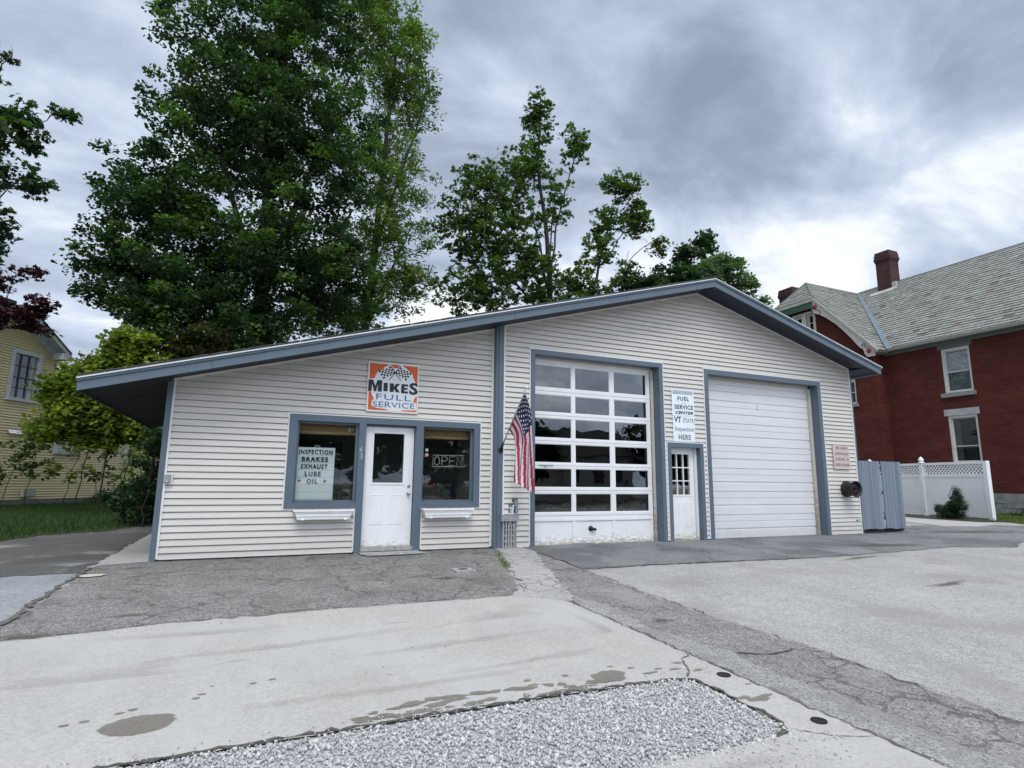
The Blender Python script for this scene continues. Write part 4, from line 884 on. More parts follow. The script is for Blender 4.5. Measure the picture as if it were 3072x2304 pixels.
# --- outlet box at the left corner
t = thing('outlet_box', (-1.1, .1, 1.22), 'small grey weatherproof outlet box at the left end of the siding', 'outlet box')
mb = MB(); mb.box(-1.160, -1.045, .088, .118, 1.135, 1.305); mb.build('back_plate', JCH, t)
mb = MB(); mb.box(-1.150, -1.072, .045, .088, 1.165, 1.285); mb.build('cover', GREY, t, bevel=.008); mb = MB(); mb.tube([(-1.15, .06, 1.175), (-1.09, .045, 1.175)], .018, 10); mb.build('outlet_cap', CHROME, t, smooth=True)
# --- conduit cluster
t = thing('utility_box', (4.52, -.06, 0), 'grey junction trough with a row of conduits rising from the ground by the divider board', 'utility box')
mb = MB(); mb.box(4.35, 4.70, -.014, -.004 + .002, .01, .62); mb.box(4.53, 4.645, -.017, -.004, .62, .83); mb.box(4.600, 4.715, -.018, -.003, .6, .92); mb.build('backboard', BLUE, t)
mb = MB(); mb.box(4.345, 4.690, -.12, -.014, .500, .612); mb.box(4.340, 4.695, -.125, -.010, .606, .618); mb.build('trough', GREY, t, bevel=.004)
for i, (x, zt) in enumerate(((4.405, .43), (4.462, .50), (4.515, .44), (4.566, .44), (4.620, .46))):
    mb = MB(); mb.tube([(x, -.06, -.03), (x, -.06, zt)], .0165, 10); mb.lathe([(.0165, 0), (.024, .005), (.024, .035), (.0165, .04)], (x, -.06, zt - .05), n=10); mb.lathe([(.0165, 0), (.022, .004), (.022, .03)], (x, -.06, .0), n=10)
    if zt < .48: mb.tube([(x, -.06, zt), (x + (.018 if i == 2 else -.012 if i == 3 else 0), -.045, .5)], .02, 8)
    mb.build('conduit', PIPE, t, smooth=False)
mb = MB(); mb.tube([(4.672, -.035, -.03), (4.672, -.035, .78)], .013, 10); mb.build('conduit', PIPE, t)
mb = MB(); mb.box(4.632, 4.700, -.07, -.018, .76, .89); mb.build('breaker_box', GREY, t, bevel=.005)
mb = MB(); mb.tube([(4.60, -.04, .62), (4.60, -.04, .70), (4.615, -.045, .80)], .017, 8); mb.tube([(4.57, -.03, .62), (4.565, -.03, .78)], .010, 8); mb.build('vent_pipe', WHITE, t)
# small hook on the right wall
mb = MB(); mb.tube([(14.25, -.02, .35), (14.25, -.07, .35), (14.27, -.08, .38)], .008, 6); mb.lathe([(.02, 0), (.02, .01), (0, .012)], (14.25, -.012, .35), (0, -1, 0)); tag(mb.build('hose_hook', BLACK), 'tiny black hook low on the siding at the right corner', 'hook')
# --- steel rim used as a hose hanger
t = thing('wheel_rim', (13.93, -.02, 1.13), 'rusty dark steel wheel rim mounted on the wall at the right corner', 'wheel rim')
o_ = (13.93, -.012, 1.132); ax = (-.05, -1, 0)
mb = MB(); mb.lathe([(.10, 0), (.195, .02), (.205, .035), (.195, .05), (.182, .065), (.178, .11), (.168, .135), (.167, .19), (.172, .215), (.176, .262), (.195, .28), (.205, .298), (.197, .308), (.186, .296), (.160, .275), (.150, .22)], o_, ax, 36); mb.build('barrel', RUST, t, smooth=True)
mb = MB(); mb.lathe([(.150, .222), (.128, .245), (.105, .235), (.075, .262), (.055, .262), (.042, .235), (.040, .15)], o_, ax, 36); mb.build('disc', RUST, t, smooth=True)
for k_ in range(5): a = k_ * 1.2566 + .3; mb = MB(); mb.lathe([(.012, .235), (.012, .272), (.006, .276), (0, .276)], (o_[0] + .062 * math.cos(a), o_[1] - .002, o_[2] + .062 * math.sin(a)), ax, 8); mb.build('lug', BLACK, t)
# --- flag
t = thing('flag', (4.34, -.03, 1.82), 'stars and stripes flag drooping from a wall pole beside the glazed bay door', 'flag')
mb = MB(); mb.lathe([(.055, 0), (.055, .012), (.03, .018), (.026, .07)], (4.34, -.03, 1.82), (.1, -1, .5), 14); mb.tube([(4.34, -.03, 1.82), (4.355, -.12, 1.93)], .024, 10); mb.build('bracket', BLACK, t, smooth=True)
p0 = Vector((4.34, -.03, 1.82)); p1 = Vector((4.465, -.90, 2.913)); mb = MB(); mb.tube([p0, p1], .0125, 10); mb.build('pole', CHROME, t, smooth=True)
mb = MB(); mb.lathe([(0, -.026), (.018, -.02), (.026, 0), (.018, .02), (0, .026)], p1, (.1, -.6, .75), 12); mb.build('finial', WHITE, t, smooth=True)
CG = np.array([[(4.475, -.83, 2.818), (4.585, -.8, 2.518), (4.596, -.838, 2.099), (4.613, -.858, 1.642), (4.652, -.815, 1.05)],
 [(4.455, -.697, 2.690), (4.597, -.692, 2.431), (4.626, -.727, 2.084), (4.608, -.695, 1.695), (4.59, -.668, 1.089)],
 [(4.436, -.565, 2.512), (4.559, -.591, 2.239), (4.609, -.576, 1.995), (4.568, -.536, 1.626), (4.522, -.561, 1.152)],
 [(4.415, -.432, 2.350), (4.519, -.455, 2.148), (4.559, -.41, 1.903), (4.523, -.416, 1.604), (4.482, -.46, 1.199)],
 [(4.395, -.30, 2.180), (4.486, -.288, 2.058), (4.522, -.274, 1.859), (4.493, -.319, 1.606), (4.474, -.321, 1.248)]])
def cr1(P, t_):   # catmull-rom along axis 0
    n = len(P) - 1; x = min(max(t_, 0), 1) * n; i = min(int(x), n - 1); f = x - i
    a, b, c, d = P[max(i - 1, 0)], P[i], P[i + 1], P[min(i + 2, n)]
    return .5 * ((2 * b) + (-a + c) * f + (2 * a - 5 * b + 4 * c - d) * f * f + (-a + 3 * b - 3 * c + d) * f ** 3)
def FS(u, v):
    # stripes lean: shift the v coordinate with u so that they run down and to the left
    p = cr1(np.array([cr1(CG[i], u) for i in range(5)]), v)
    wv = .022 * math.sin(v * 19 + u * 2.0) * min(1, u * 3) ; p = p + np.array([wv * 1.0, wv * .4, 0]); return p
mb = MB(); NU, NV = 36, 52; vs = [tuple(FS(u / NU, v / NV)) for v in range(NV + 1) for u in range(NU + 1)]
for v in range(NV):
    for u in range(NU):
        vv = v / NV; uu = u / NU; sh = vv - .0 + (.30 * max(0, uu - .42) if vv > 0 else 0)
        st = int(min(.999, sh) * 13)
        mb.f.append((v * (NU + 1) + u, v * (NU + 1) + u + 1, (v + 1) * (NU + 1) + u + 1, (v + 1) * (NU + 1) + u))
        mb.m.append(2 if (uu < .40 and vv < .54) else st % 2)
mb.v = vs
mb.build('cloth', [mat('flag_red', (.35, .02, .045), .7), mat('flag_white', (.68, .62, .66), .7), mat('flag_navy', (.015, .02, .07), .7)], t, smooth=True)
mb = MB(); bmn = 0
for r_ in range(9):
    for c_ in range(6 if r_ % 2 == 0 else 5):
        v = (.03 + r_ * .060); u = (.03 + (c_ + (0 if r_ % 2 == 0 else .5)) * .066)
        p = FS(u, v); du = FS(u + .01, v) - p; dv = FS(u, v + .01) - p; nn = np.cross(du, dv); nn /= np.linalg.norm(nn); du /= np.linalg.norm(du); dv /= np.linalg.norm(dv)
        for sgn in (1, -1):
            q = [tuple(p + nn * .004 * sgn + (du * math.cos(i * math.pi / 5) + dv * math.sin(i * math.pi / 5)) * (.021 if i % 2 == 0 else .010)) for i in range(10)]
            mb.add(q, [tuple(range(10))])
mb.build('stars', WHITE, t)
# --- corrugated gate panels
GT = mat('blue_grey_sheet_metal', (.215, .255, .315), .5, .34, 1.0, stretch=(26, 26, .25), metal=.0)
for a, b, zb, lb in ((14.50, 15.36, .12, 'left corrugated blue grey gate leaf against the garage corner'), (15.40, 16.22, .11, 'right corrugated blue grey gate leaf beside the white fence')):
    t = thing('metal_gate', ((a + b) / 2, .02, 0), lb, 'gate', 'corrugated gate leaves')
    mb = MB(); n = 90; vs = []; rr = random.Random(int(a * 10))
    for i in range(n + 1):
        x = a + (b - a) * i / n; yv = .010 + .020 * math.sin(2 * math.pi * x / .067); zt = 1.865 + .012 * math.sin(x * 40) * (1 if math.sin(2 * math.pi * x / .067) > 0 else .4)
        vs += [(x, yv, zb + .015 * math.sin(x * 9)), (x, yv, zt)]
    mb.add(vs, [(2 * i, 2 * i + 2, 2 * i + 3, 2 * i + 1) for i in range(n)]); mb.build('sheet', GT, t, smooth=True)
    for z in (.35, 1.0, 1.65): mb = MB(); mb.box(a + .02, b - .02, .03, .07, z, z + .09); mb.build('rail', mat('gate_timber', (.16, .12, .08)), t)
mb = MB(); mb.box(16.16, 16.26, .035, .12, .0, 1.85); mb.box(16.155, 16.265, .030, .125, 1.85, 1.87); tag(mb.build('gate_post', mat('grey_post', (.20, .20, .19))), 'weathered grey post at the free end of the corrugated gate', 'post')
mb = MB(); mb.box(14.55, 16.3, .14, .22, .02, .10); mb.box(14.7, 16.1, .12, .14, .03, .07); tag(mb.build('timber_beam', mat('dark_beam', (.035, .032, .03))), 'dark timber lying behind the foot of the corrugated gate', 'timber')
# ------------------------------------------------------------------ brick house on the right
def brick_mat(name, c1, c2, mort, zx=1.0):
    m, t = newmat(name); p = t.pos(); sp = t.n('ShaderNodeSeparateXYZ'); t.l(p, sp.inputs[0])
    u = t.math('ADD', sp.outputs[0], sp.outputs[1]); cb = t.n('ShaderNodeCombineXYZ'); t.l(u, cb.inputs[0]); t.l(sp.outputs[2], cb.inputs[1])
    b = t.n('ShaderNodeTexBrick'); b.inputs['Scale'].default_value = 1; b.inputs['Brick Width'].default_value = .215; b.inputs['Row Height'].default_value = .068
    b.inputs['Mortar Size'].default_value = .005; b.inputs['Bias'].default_value = -.1; b.inputs['Color1'].default_value = (*c1, 1); b.inputs['Color2'].default_value = (*c2, 1); b.inputs['Mortar'].default_value = (*mort, 1)
    t.l(cb.outputs[0], b.inputs[0])
    f = t.noise(t.pos((1, 1, 2.5)), .8, 6, .6); col = t.mix(1.0, b.outputs[0], t.ramp(f, [(.3, (.72, .68, .68)), (.7, (1.22, 1.2, 1.15))]), 'MULTIPLY')
    f2 = t.ramp(t.noise(t.pos((1, .6, 4)), 5, 6, .75), [(.60, (0, 0, 0)), (.72, (1, 1, 1))]); col = t.mix(t.math('MULTIPLY', f2, .30), col, (.26, .13, .10))
    t.bsdf(col, .85, b.outputs['Fac'], .3, .01, spec=.2); return m
BRICK = brick_mat('red_brick', (.110, .026, .020), (.070, .018, .015), (.075, .036, .030))
BRICKC = brick_mat('chimney_brick', (.080, .040, .038), (.055, .030, .030), (.06, .045, .042))
STN = mat('grey_stone', (.24, .25, .25), .8, .22, 5, .5, 30)
STL = mat('pale_marble', (.42, .42, .42), .6, .28, 3, .2, 20)
STD_ = mat('shaded_stone', (.13, .15, .145), .8, .15, 4)
FRM = mat('cream_window_paint', (.62, .60, .56), .5, .06, 8)
CREAM = mat('cream_trim_paint', (.50, .49, .44), .5, .10, 6)
GTAN = mat('gutter_tan', (.34, .34, .31), .5, .12, 4); GDK = mat('frieze_grey_green', (.15, .17, .15), .6, .12, 4)
VALLEY = mat('valley_flashing', (.17, .22, .28), .5, .10, 3, metal=.1)
GRN = mat('green_frieze_paint', (.055, .125, .085), .6, .12, 8)
SLATE = tint_mat('slates', [(0, (.12, .125, .115)), (.2, (.22, .23, .21)), (.6, (.275, .285, .26)), (.9, (.345, .35, .325)), (1, (.20, .16, .14))], .6)
H = thing('brick_house', (28, 6, .18), 'large red brick house with slate roof and cream trim beyond the white fence', 'house')
XH, XW = 26.0, 25.35
def wallx(mb, x, y0, y1, z0, z1, ops, th=.3):
    """wall slab facing -x with rectangular openings (y0,y1,z0,z1)"""
    ys = sorted(set([y0, y1] + [q for o in ops for q in o[:2]])); zs = sorted(set([z0, z1] + [q for o in ops for q in o[2:]]))
    for a, b in zip(ys[:-1], ys[1:]):
        for c, d in zip(zs[:-1], zs[1:]):
            my, mz = (a + b) / 2, (c + d) / 2
            if any(o[0] < my < o[1] and o[2] < mz < o[3] for o in ops): continue
            mb.quad((x, b, c), (x, a, c), (x, a, d), (x, b, d))
    for o in ops:
        a, b, c, d = o
        mb.quad((x, a, c), (x, b, c), (x + th, b, c), (x + th, a, c)); mb.quad((x, a, d), (x + th, a, d), (x + th, b, d), (x, b, d))
        mb.quad((x, a, c), (x + th, a, c), (x + th, a, d), (x, a, d)); mb.quad((x, b, c), (x, b, d), (x + th, b, d), (x + th, b, c))
wins = [(2.98, 4.03, 5.0, 6.84), (2.98, 4.04, 2.15, 4.06), (-2.2, -1.15, 5.0, 6.84), (-2.2, -1.15, 2.15, 4.06)]
mb = MB(); wallx(mb, XH, -4, 6.45, .95, 7.13, wins); mb.quad((XH, -4, .95), (34.3, -4, .95), (34.3, -4, 7.13), (XH, -4, 7.13))
mb.build('wall', BRICK, H); mb = MB(); mb.quad((XH, 14, .95), (XH, 14, 7.1), (XH, 20, 7.1), (XH, 20, .95)); mb.build('wall', BRICK, H)
farw = (6.42, 7.42, 4.95, 6.10)
mb = MB(); 
# wing gable wall: rectangle + gable, with the far window and the pair under the hip
wallx(mb, XW, 6.40, 13.8, .95, 7.2, [(7.42 - 0, 8.4, 4.95, 6.10)])
gw = [(9.32, 9.72, 8.7, 9.78), (9.98, 10.42, 8.7, 9.78)]
wallx(mb, XW, 9.05, 11.15, 7.2, 10.3, gw, .15)
mb.quad((XW, 9.05, 7.2), (XW, 6.40, 7.2), (XW, 6.40, 7.45), (XW, 9.05, 10.3)); mb.quad((XW, 13.8, 7.2), (XW, 11.15, 7.2), (XW, 11.15, 10.3), (XW, 13.8, 7.45))
mb.quad((XW, 6.4, .95), (XH + .01, 6.4, .95), (XH + .01, 6.4, 7.4), (XW, 6.4, 7.4)); mb.build('wing_wall', BRICK, H)
def hwin(x, y0, y1, z0, z1, meet, lint, sill, lm, sm_, cas=.075, glassm=None, lo=None):
    mb = MB(); d0, d1 = x + .03, x + .17
    for q in ((y0, y0 + cas, z0, z1), (y1 - cas, y1, z0, z1), (y0 + cas, y1 - cas, z1 - cas * 1.2, z1), (y0 + cas, y1 - cas, z0, z0 + cas * .7)): mb.box(d0, d1, *q)
    i0, i1 = y0 + cas, y1 - cas; sh = .045
    for q in ((i0, i0 + sh, z0, z1), (i1 - sh, i1, z0, z1), (i0 + sh, i1 - sh, z1 - cas * 1.2 - sh, z1 - cas * 1.2), (i0 + sh, i1 - sh, z0 + cas * .7, z0 + cas * .7 + sh), (i0 + sh, i1 - sh, meet - .02, meet + .02)): mb.box(x + .10, x + .15, q[0], q[1], q[2] + .002, q[3] - .002)
    W = mb.build('window', FRM, H)
    mb = MB(); mb.box(x + .125, x + .13, i0 + .02, i1 - .02, z0 + .05, z1 - .10); sub(W, 'pane', mb, glassm or GLASSH)
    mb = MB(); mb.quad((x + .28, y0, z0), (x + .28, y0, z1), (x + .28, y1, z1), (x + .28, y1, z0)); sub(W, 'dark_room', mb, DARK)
    if lint: mb = MB(); mb.box(x - .012, x + .1, y0 - .10, y1 + .12, z1 + .003, z1 + .003 + lint); sub(W, 'lintel', mb, lm)
    if sill: mb = MB(); mb.box(x - .07, x + .1, y0 - .08, y1 + .14, z0 - .003 - sill, z0 - .003); sub(W, 'sill', mb, sm_)
    return W
W1 = hwin(XH, *wins[0], 5.86, .245, .165, STD_, STN)
# crumpled white film behind the upper sash
rr = random.Random(2); mb = MB(); nY, nZ = 9, 11; vs = []
for j in range(nZ + 1):
    for i in range(nY + 1): vs.append((XH + .136 + rr.random() * .05, 3.07 + i * .88 / nY, 5.88 + j * .80 / nZ))
mb.add(vs, [(j * (nY + 1) + i, (j + 1) * (nY + 1) + i, (j + 1) * (nY + 1) + i + 1, j * (nY + 1) + i + 1) for j in range(nZ) for i in range(nY)]); sub(W1, 'curtain', mb, mat('white_film', (.85, .88, .88), .3, .15, 12))
mb = MB(); mb.box(XH + .15, XH + .17, 3.07, 3.95, 5.05, 5.86); sub(W1, 'shade', mb, mat('grey_shade', (.22, .26, .25), .7, .45, 6))
W2 = hwin(XH, *wins[1], 2.83, .265, .165, STL, STN)
mb = MB(); mb.box(XH + .2, XH + .22, 3.72, 3.96, 2.2, 3.95); sub(W2, 'curtain', mb, mat('grey_curtain', (.16, .15, .13), .9, .2, 6))
hwin(XH, *wins[2], 5.86, .245, .165, STD_, STN); hwin(XH, *wins[3], 2.83, .265, .165, STL, STN)
hwin(XW, 7.42, 8.4, 4.95, 6.10, 5.5, .2, .13, STN, STN)
for q in gw: hwin(XW, *q, 9.32, 0, 0, STN, STN, .04)
mb = MB(); mb.box(XW - .04, XW + .06, 9.20, 9.315, 8.68, 9.85); mb.box(XW - .04, XW + .06, 9.725, 9.975, 8.68, 9.85); mb.box(XW - .04, XW + .06, 10.425, 10.52, 8.68, 9.85); mb.box(XW - .045, XW + .06, 9.20, 10.52, 9.785, 9.9); mb.build('window_surround', FRM, H)
# stone foundation, coursed
mb = MB(); rr = random.Random(8); z = .10
while z < .98:
    h_ = rr.uniform(.13, .22); h_ = min(h_, .985 - z); y = -4
    while y < 6.45:
        w_ = rr.uniform(.3, .75); y2 = min(y + w_, 6.45); x = XH - .05 - rr.uniform(0, .035); mb.box(x, XH + .1, y + .006, y2 - .006, z + .005, z + h_ - .005); y = y2
    z += h_
    if h_ < .05: break
mb.box(XH - .04, XH + .1, -4, 6.45, .1, .98); mb.build('foundation', STN, H)
mb = MB(); mb.box(XW - .06, XW + .1, 6.36, 13.8, .1, .98); mb.build('foundation', STN, H)
# roofs with real slates
RZ, RX, RY = 11.66, 30.0, 10.1; EX, EZ = 25.70, 7.24
def slates(name, o, u, v, nrm, lu, lv, clips, par, seed, w_=.30, e_=.185):
    """o origin at the eave, u along the eave, v up the slope"""
    o, u, v, nrm = map(Vector, (o, u, v, nrm)); rr = random.Random(seed); mb = MB(); k_ = 0; tint = []; b = 0.0
    while b < lv:
        a = -rr.random() * w_
        while a < lu:
            ww = w_ * rr.uniform(.75, 1.25); j = rr.gauss(0, .006); ti = rr.random()
            th = .028 + rr.random() * .014; e2 = e_ * 1.5
            P = [o + u * (a + .003) + v * (b + j) + nrm * (.020 + th), o + u * (a + ww - .003) + v * (b + j + rr.gauss(0, .003)) + nrm * (.020 + th + rr.gauss(0, .002)), o + u * (a + ww - .003) + v * (b + e2) + nrm * .006, o + u * (a + .003) + v * (b + e2) + nrm * .006,
                 o + u * (a + .003) + v * (b + j) + nrm * .006, o + u * (a + ww - .003) + v * (b + j) + nrm * .006]
            mb.add(P, [(0, 1, 2, 3), (4, 5, 1, 0)]); a += ww
        b += e_
    mb = clip(mb, clips); n = len(mb.f)
    ob = mb.build(name, SLATE, par); at = ob.data.attributes.new('tint', 'FLOAT', 'FACE')
    # a tint per slate by position so both faces of a slate agree
    vals = []
    for f in mb.f:
        c = sum((Vector(mb.v[i]) for i in f), Vector()) / len(f); q = Vector(c) - o
        kb = int((q.dot(v) - .0) / e_ + .45); ka = int(q.dot(u) / w_)
        r2 = random.Random(kb * 7919 + ka * 104729 + seed); vals.append(min(1, max(0, r2.gauss(.5, .17) if r2.random() > .03 else r2.choice([0.02, 1.0]))))
    at.data.foreach_set('value', vals); return ob
def nrm3(a): return Vector(a).normalized()
vm = nrm3((RX - EX, 0, RZ - EZ)); nm = Vector((-vm.z, 0, vm.x))
LVm = math.hypot(RX - EX, RZ - EZ)
val_n = Vector((0, 1, 0)); # valley line from (EX, 6.05) to (RX, RY) in plan
def vplane(p, q, keep):   # vertical clipping plane through plan points p,q; outward normal away from 'keep'
    d = Vector((q[0] - p[0], q[1] - p[1], 0)).normalized(); n_ = Vector((d.y, -d.x, 0)); k_ = Vector((keep[0] - p[0], keep[1] - p[1], 0))
    if n_.dot(k_) > 0: n_ = -n_
    return ((p[0], p[1], 0), tuple(n_))
mb = MB()
mb.quad((EX, -4.3, EZ), (EX, 6.05, EZ), (RX, RY, RZ), (RX, -4.3, RZ)); mb.quad((EX, 14.15, EZ), (EX, 20, EZ), (RX, 20, RZ), (RX, RY, RZ))
mb.quad((34.3, -4.3, EZ), (RX, -4.3, RZ), (RX, 20, RZ), (34.3, 20, EZ))
XV = 25.0; VE = 7.20; slope = (RZ - VE) / (RY - 6.05); HZ = VE + slope * (9.05 - 6.05); AX = 26.0
mb.quad((XV, 6.05, VE), (XV, 9.05, HZ), (AX, RY, RZ), (RX, RY, RZ), (EX, 6.05, EZ)); mb.quad((XV, 14.15, VE), (EX, 14.15, EZ), (RX, RY, RZ), (AX, RY, RZ), (XV, 11.15, HZ)); mb.quad((XV, 9.05, HZ), (XV, 11.15, HZ), (AX, RY, RZ))
RF = mb.build('roof', mat('roof_deck', (.10, .10, .09)), H)
slates('slates', (EX - .04, -4.3, EZ - .04), (0, 1, 0), vm, nm, 14.6, LVm + .05, [vplane((EX, 6.05), (RX, RY), (28, 0)), ((RX, 0, RZ), (1, 0, 0))], RF, 1)
vw = nrm3((0, RY - 6.05, RZ - VE)); nw = Vector((0, -vw.z, vw.y)); LVw = math.hypot(RY - 6.05, RZ - VE)
slates('slates', (XV - .03, 6.02, VE - .03), (1, 0, 0), vw, nw, 5.2, LVw + .02, [vplane((EX, 6.05), (RX, RY), (25.5, 9)), vplane((XV, 9.05), (AX, RY), (28, 9.0)), ((XV, 0, 0), (-1, 0, 0))], RF, 2)
vh = nrm3((AX - XV, 0, RZ - HZ)); nh = Vector((-vh.z, 0, vh.x))
slates('slates', (XV - .04, 8.9, HZ - .04), (0, 1, 0), vh, nh, 2.4, math.hypot(AX - XV, RZ - HZ), [vplane((XV, 9.05), (AX, RY), (XV, 10)), vplane((XV, 11.15), (AX, RY), (XV, 10))], RF, 3)
# valley, hip and ridge metal
mb = MB(); a = Vector((EX - .05, 5.98, EZ - .05)); b = Vector((RX, RY, RZ)); d = (b - a).normalized(); s1 = d.cross(nm).normalized(); s2 = d.cross(nw).normalized()
if s1.y > 0: s1 = -s1
if s2.x > 0: s2 = -s2
if s2.y < 0 and s2.x > 0: s2 = -s2
mb.quad(a + nm * .05, a + s1 * .21 + nm * .05, b + s1 * .14 + nm * .05, b + nm * .05); mb.quad(a + nw * .052, b + nw * .052, b + s2 * .10 + nw * .052, a + s2 * .12 + nw * .052); sub(RF, 'valley', mb, VALLEY)
mb = MB(); mb.tube([(XV - .02, 9.05, HZ + .03), (AX, RY, RZ + .04)], .05, 6); mb.tube([(XV, 11.15, HZ + .03), (AX, RY, RZ + .04)], .05, 6); sub(RF, 'hip_cap', mb, mat('slate_cap', (.10, .11, .12)))
mb = MB(); mb.tube([(AX, RY, RZ + .03), (RX, RY, RZ + .03)], .035, 6); mb.tube([(RX, -4.3, RZ + .03), (RX, 20, RZ + .03)], .045, 6); sub(RF, 'ridge_cap', mb, mat('ridge_metal', (.10, .09, .10)))
def chimney(x0, x1, y0, y1, z0, z1, corb=True):
    mb = MB(); mb.box(x0, x1, y0, y1, z0, z1 - .55); h = z1 - .55
    for i, (e_, hh) in enumerate(((.03, .10), (.06, .12), (.035, .20), (.01, .13))): mb.box(x0 - e_, x1 + e_, y0 - e_, y1 + e_, h, h + hh); h += hh
    return sub(RF, 'chimney', mb, BRICKC)
chimney(29.62, 30.35, 7.95, 8.68, 10.9, 13.42); chimney(29.6, 30.4, 13.9, 14.9, 10.9, 13.25)
mb = MB(); mb.slab([(29.50, 7.55, RZ - (RX - 29.50) * 1.028 + .06), (29.38, 7.9, RZ - .62 * 1.028 + .06), (29.38, 8.95, RZ - .62 * 1.028 + .06), (29.55, 9.05, RZ - .45 * 1.028 + .06), (29.60, 7.8, RZ - .40 * 1.028 + .07)], (-.02, 0, .02)); mb.box(29.60, 29.72, 7.72, 7.93, 11.25, 11.62); sub(RF, 'flashing', mb, mat('white_flashing', (.42, .43, .41), .5, .2, 12))
# eaves: gutter, soffit
mb = MB(); mb.slab([(EX - .14, -4.3, EZ - .10), (EX - .02, -4.3, EZ - .10), (EX - .02, -4.3, EZ + .02), (EX - .18, -4.3, EZ + .02)], (0, 10.2, 0)); mb.build('gutter', GTAN, H)
mb = MB(); mb.slab([(EX - .02, -4.3, EZ - .10), (XH + .01, -4.3, EZ - .14), (XH + .01, -4.3, EZ - .02), (EX - .02, -4.3, EZ - .02)], (0, 10.3, 0)); mb.box(XH - .05, XH + .0, -4.3, 6.4, 7.03, 7.13); mb.build('soffit', GDK, H)
mb = MB(); mb.slab([(XV - .02, 5.90, VE - .02), (XV - .02, 6.03, VE - .11), (XV - .02, 6.40, VE - .13), (XV - .02, 6.40, VE + .25), (XV - .02, 6.05, VE - .0)], (.74, 0, 0)); mb.build('wing_eave', GTAN, H)
mb = MB(); n_ = Vector((0, -vw.z, vw.y))
for sgn in (1, -1):
    Y = lambda y: y if sgn > 0 else 2 * RY - y
    mb.slab([(XV - .05, Y(6.0), VE - .10), (XV - .05, Y(6.0), VE + .02), (XV - .05, Y(9.06), HZ + .02), (XV - .05, Y(9.06), HZ - .12)], (.07, 0, 0))
mb.box(XV - .05, XV + .02, 9.06, 11.14, HZ - .24, HZ + .02); mb.box(XV - .08, XV - .0501, 9.0, 11.2, HZ - .06, HZ + .03); mb.build('rake_trim', CREAM, H)
outer = [(6.04, VE - .10), (9.06, HZ - .12)]; inner = [(9.06, 9.66), (8.71, 9.49), (8.355, 9.224), (7.879, 8.793), (7.56, 8.42), (7.24, 8.02), (6.969, 7.64), (6.80, 7.414), (6.70, 7.362), (6.64, 7.24), (6.61, 7.10), (6.511, 6.939), (6.40, 6.93), (6.15, 6.931), (6.17, 7.03), (6.11, 7.10)]
def gpoly(pts, x, th, m_, nm, sgn):
    bm = bmesh.new(); vs = [bm.verts.new((x, y if sgn > 0 else 2 * RY - y, z)) for y, z in pts]; es = [bm.edges.new((vs[i], vs[(i + 1) % len(vs)])) for i in range(len(vs))]
    r = bmesh.ops.triangle_fill(bm, edges=es, use_beauty=True)
    ex = bmesh.ops.extrude_face_region(bm, geom=bm.faces[:]); bmesh.ops.translate(bm, vec=(th, 0, 0), verts=[v for v in ex['geom'] if isinstance(v, bmesh.types.BMVert)]); bmesh.ops.recalc_face_normals(bm, faces=bm.faces[:])
    q = MB(); bm.verts.index_update(); q.add([v.co[:] for v in bm.verts], [[v.index for v in f.verts] for f in bm.faces]); bm.free(); return q.build(nm, m_, H)
for sgn in (1, -1):
    gpoly(outer + inner, XV + .0, .05, CREAM, 'barge_board', sgn)
    for cy, cz, r in ((8.93, 9.93, .125), (6.39, 7.20, .125)):
        mb = MB(); mb.lathe([(0, .0), (r, 0), (r * .9, .03), (r * .5, .045), (0, .05)], (XV, cy if sgn > 0 else 2 * RY - cy, cz), (-1, 0, 0), 14); mb.build('rosette', mat('rosette_red', (.26, .035, .035)), H, smooth=True)
    for pts in ([(8.87, 9.80), (8.80, 9.74), (8.74, 9.76), (8.70, 9.68), (8.64, 9.66), (8.62, 9.56), (8.68, 9.52)], [(6.44, 7.33), (6.50, 7.42), (6.60, 7.42), (6.52, 7.52), (6.62, 7.58), (6.70, 7.53), (6.68, 7.45)]):
        mb = MB(); mb.tube([(XV - .012, y if sgn > 0 else 2 * RY - y, z) for y, z in pts], .022, 6); mb.build('scroll', GDK, H, smooth=True)
mb = MB(); mb.box(XV + .0, XV + .06, 9.08, 11.12, HZ - .56, HZ - .25)
for i in range(17): y = 9.14 + i * .117; mb.box(XV - .02, XV, y, y + .05, HZ - .48, HZ - .30)
mb.box(XV - .03, XV + .0, 9.08, 11.12, HZ - .305, HZ - .245); mb.box(XV + .01, XV + .36, 9.08, 9.16, HZ - .85, HZ - .40); mb.build('frieze', GRN, H)
mb = MB(); mb.quad((XV, 9.0, HZ - .1), (XW, 9.0, HZ - .1), (XW, 11.2, HZ - .1), (XV, 11.2, HZ - .1))
for sgn in (1, -1):
    Y = lambda y: y if sgn > 0 else 2 * RY - y
    mb.quad((XV, Y(6.1), VE - .1), (XW, Y(6.1), VE - .1), (XW, Y(9.05), HZ - .13), (XV, Y(9.05), HZ - .13))
mb.build('soffit', GTAN, H)

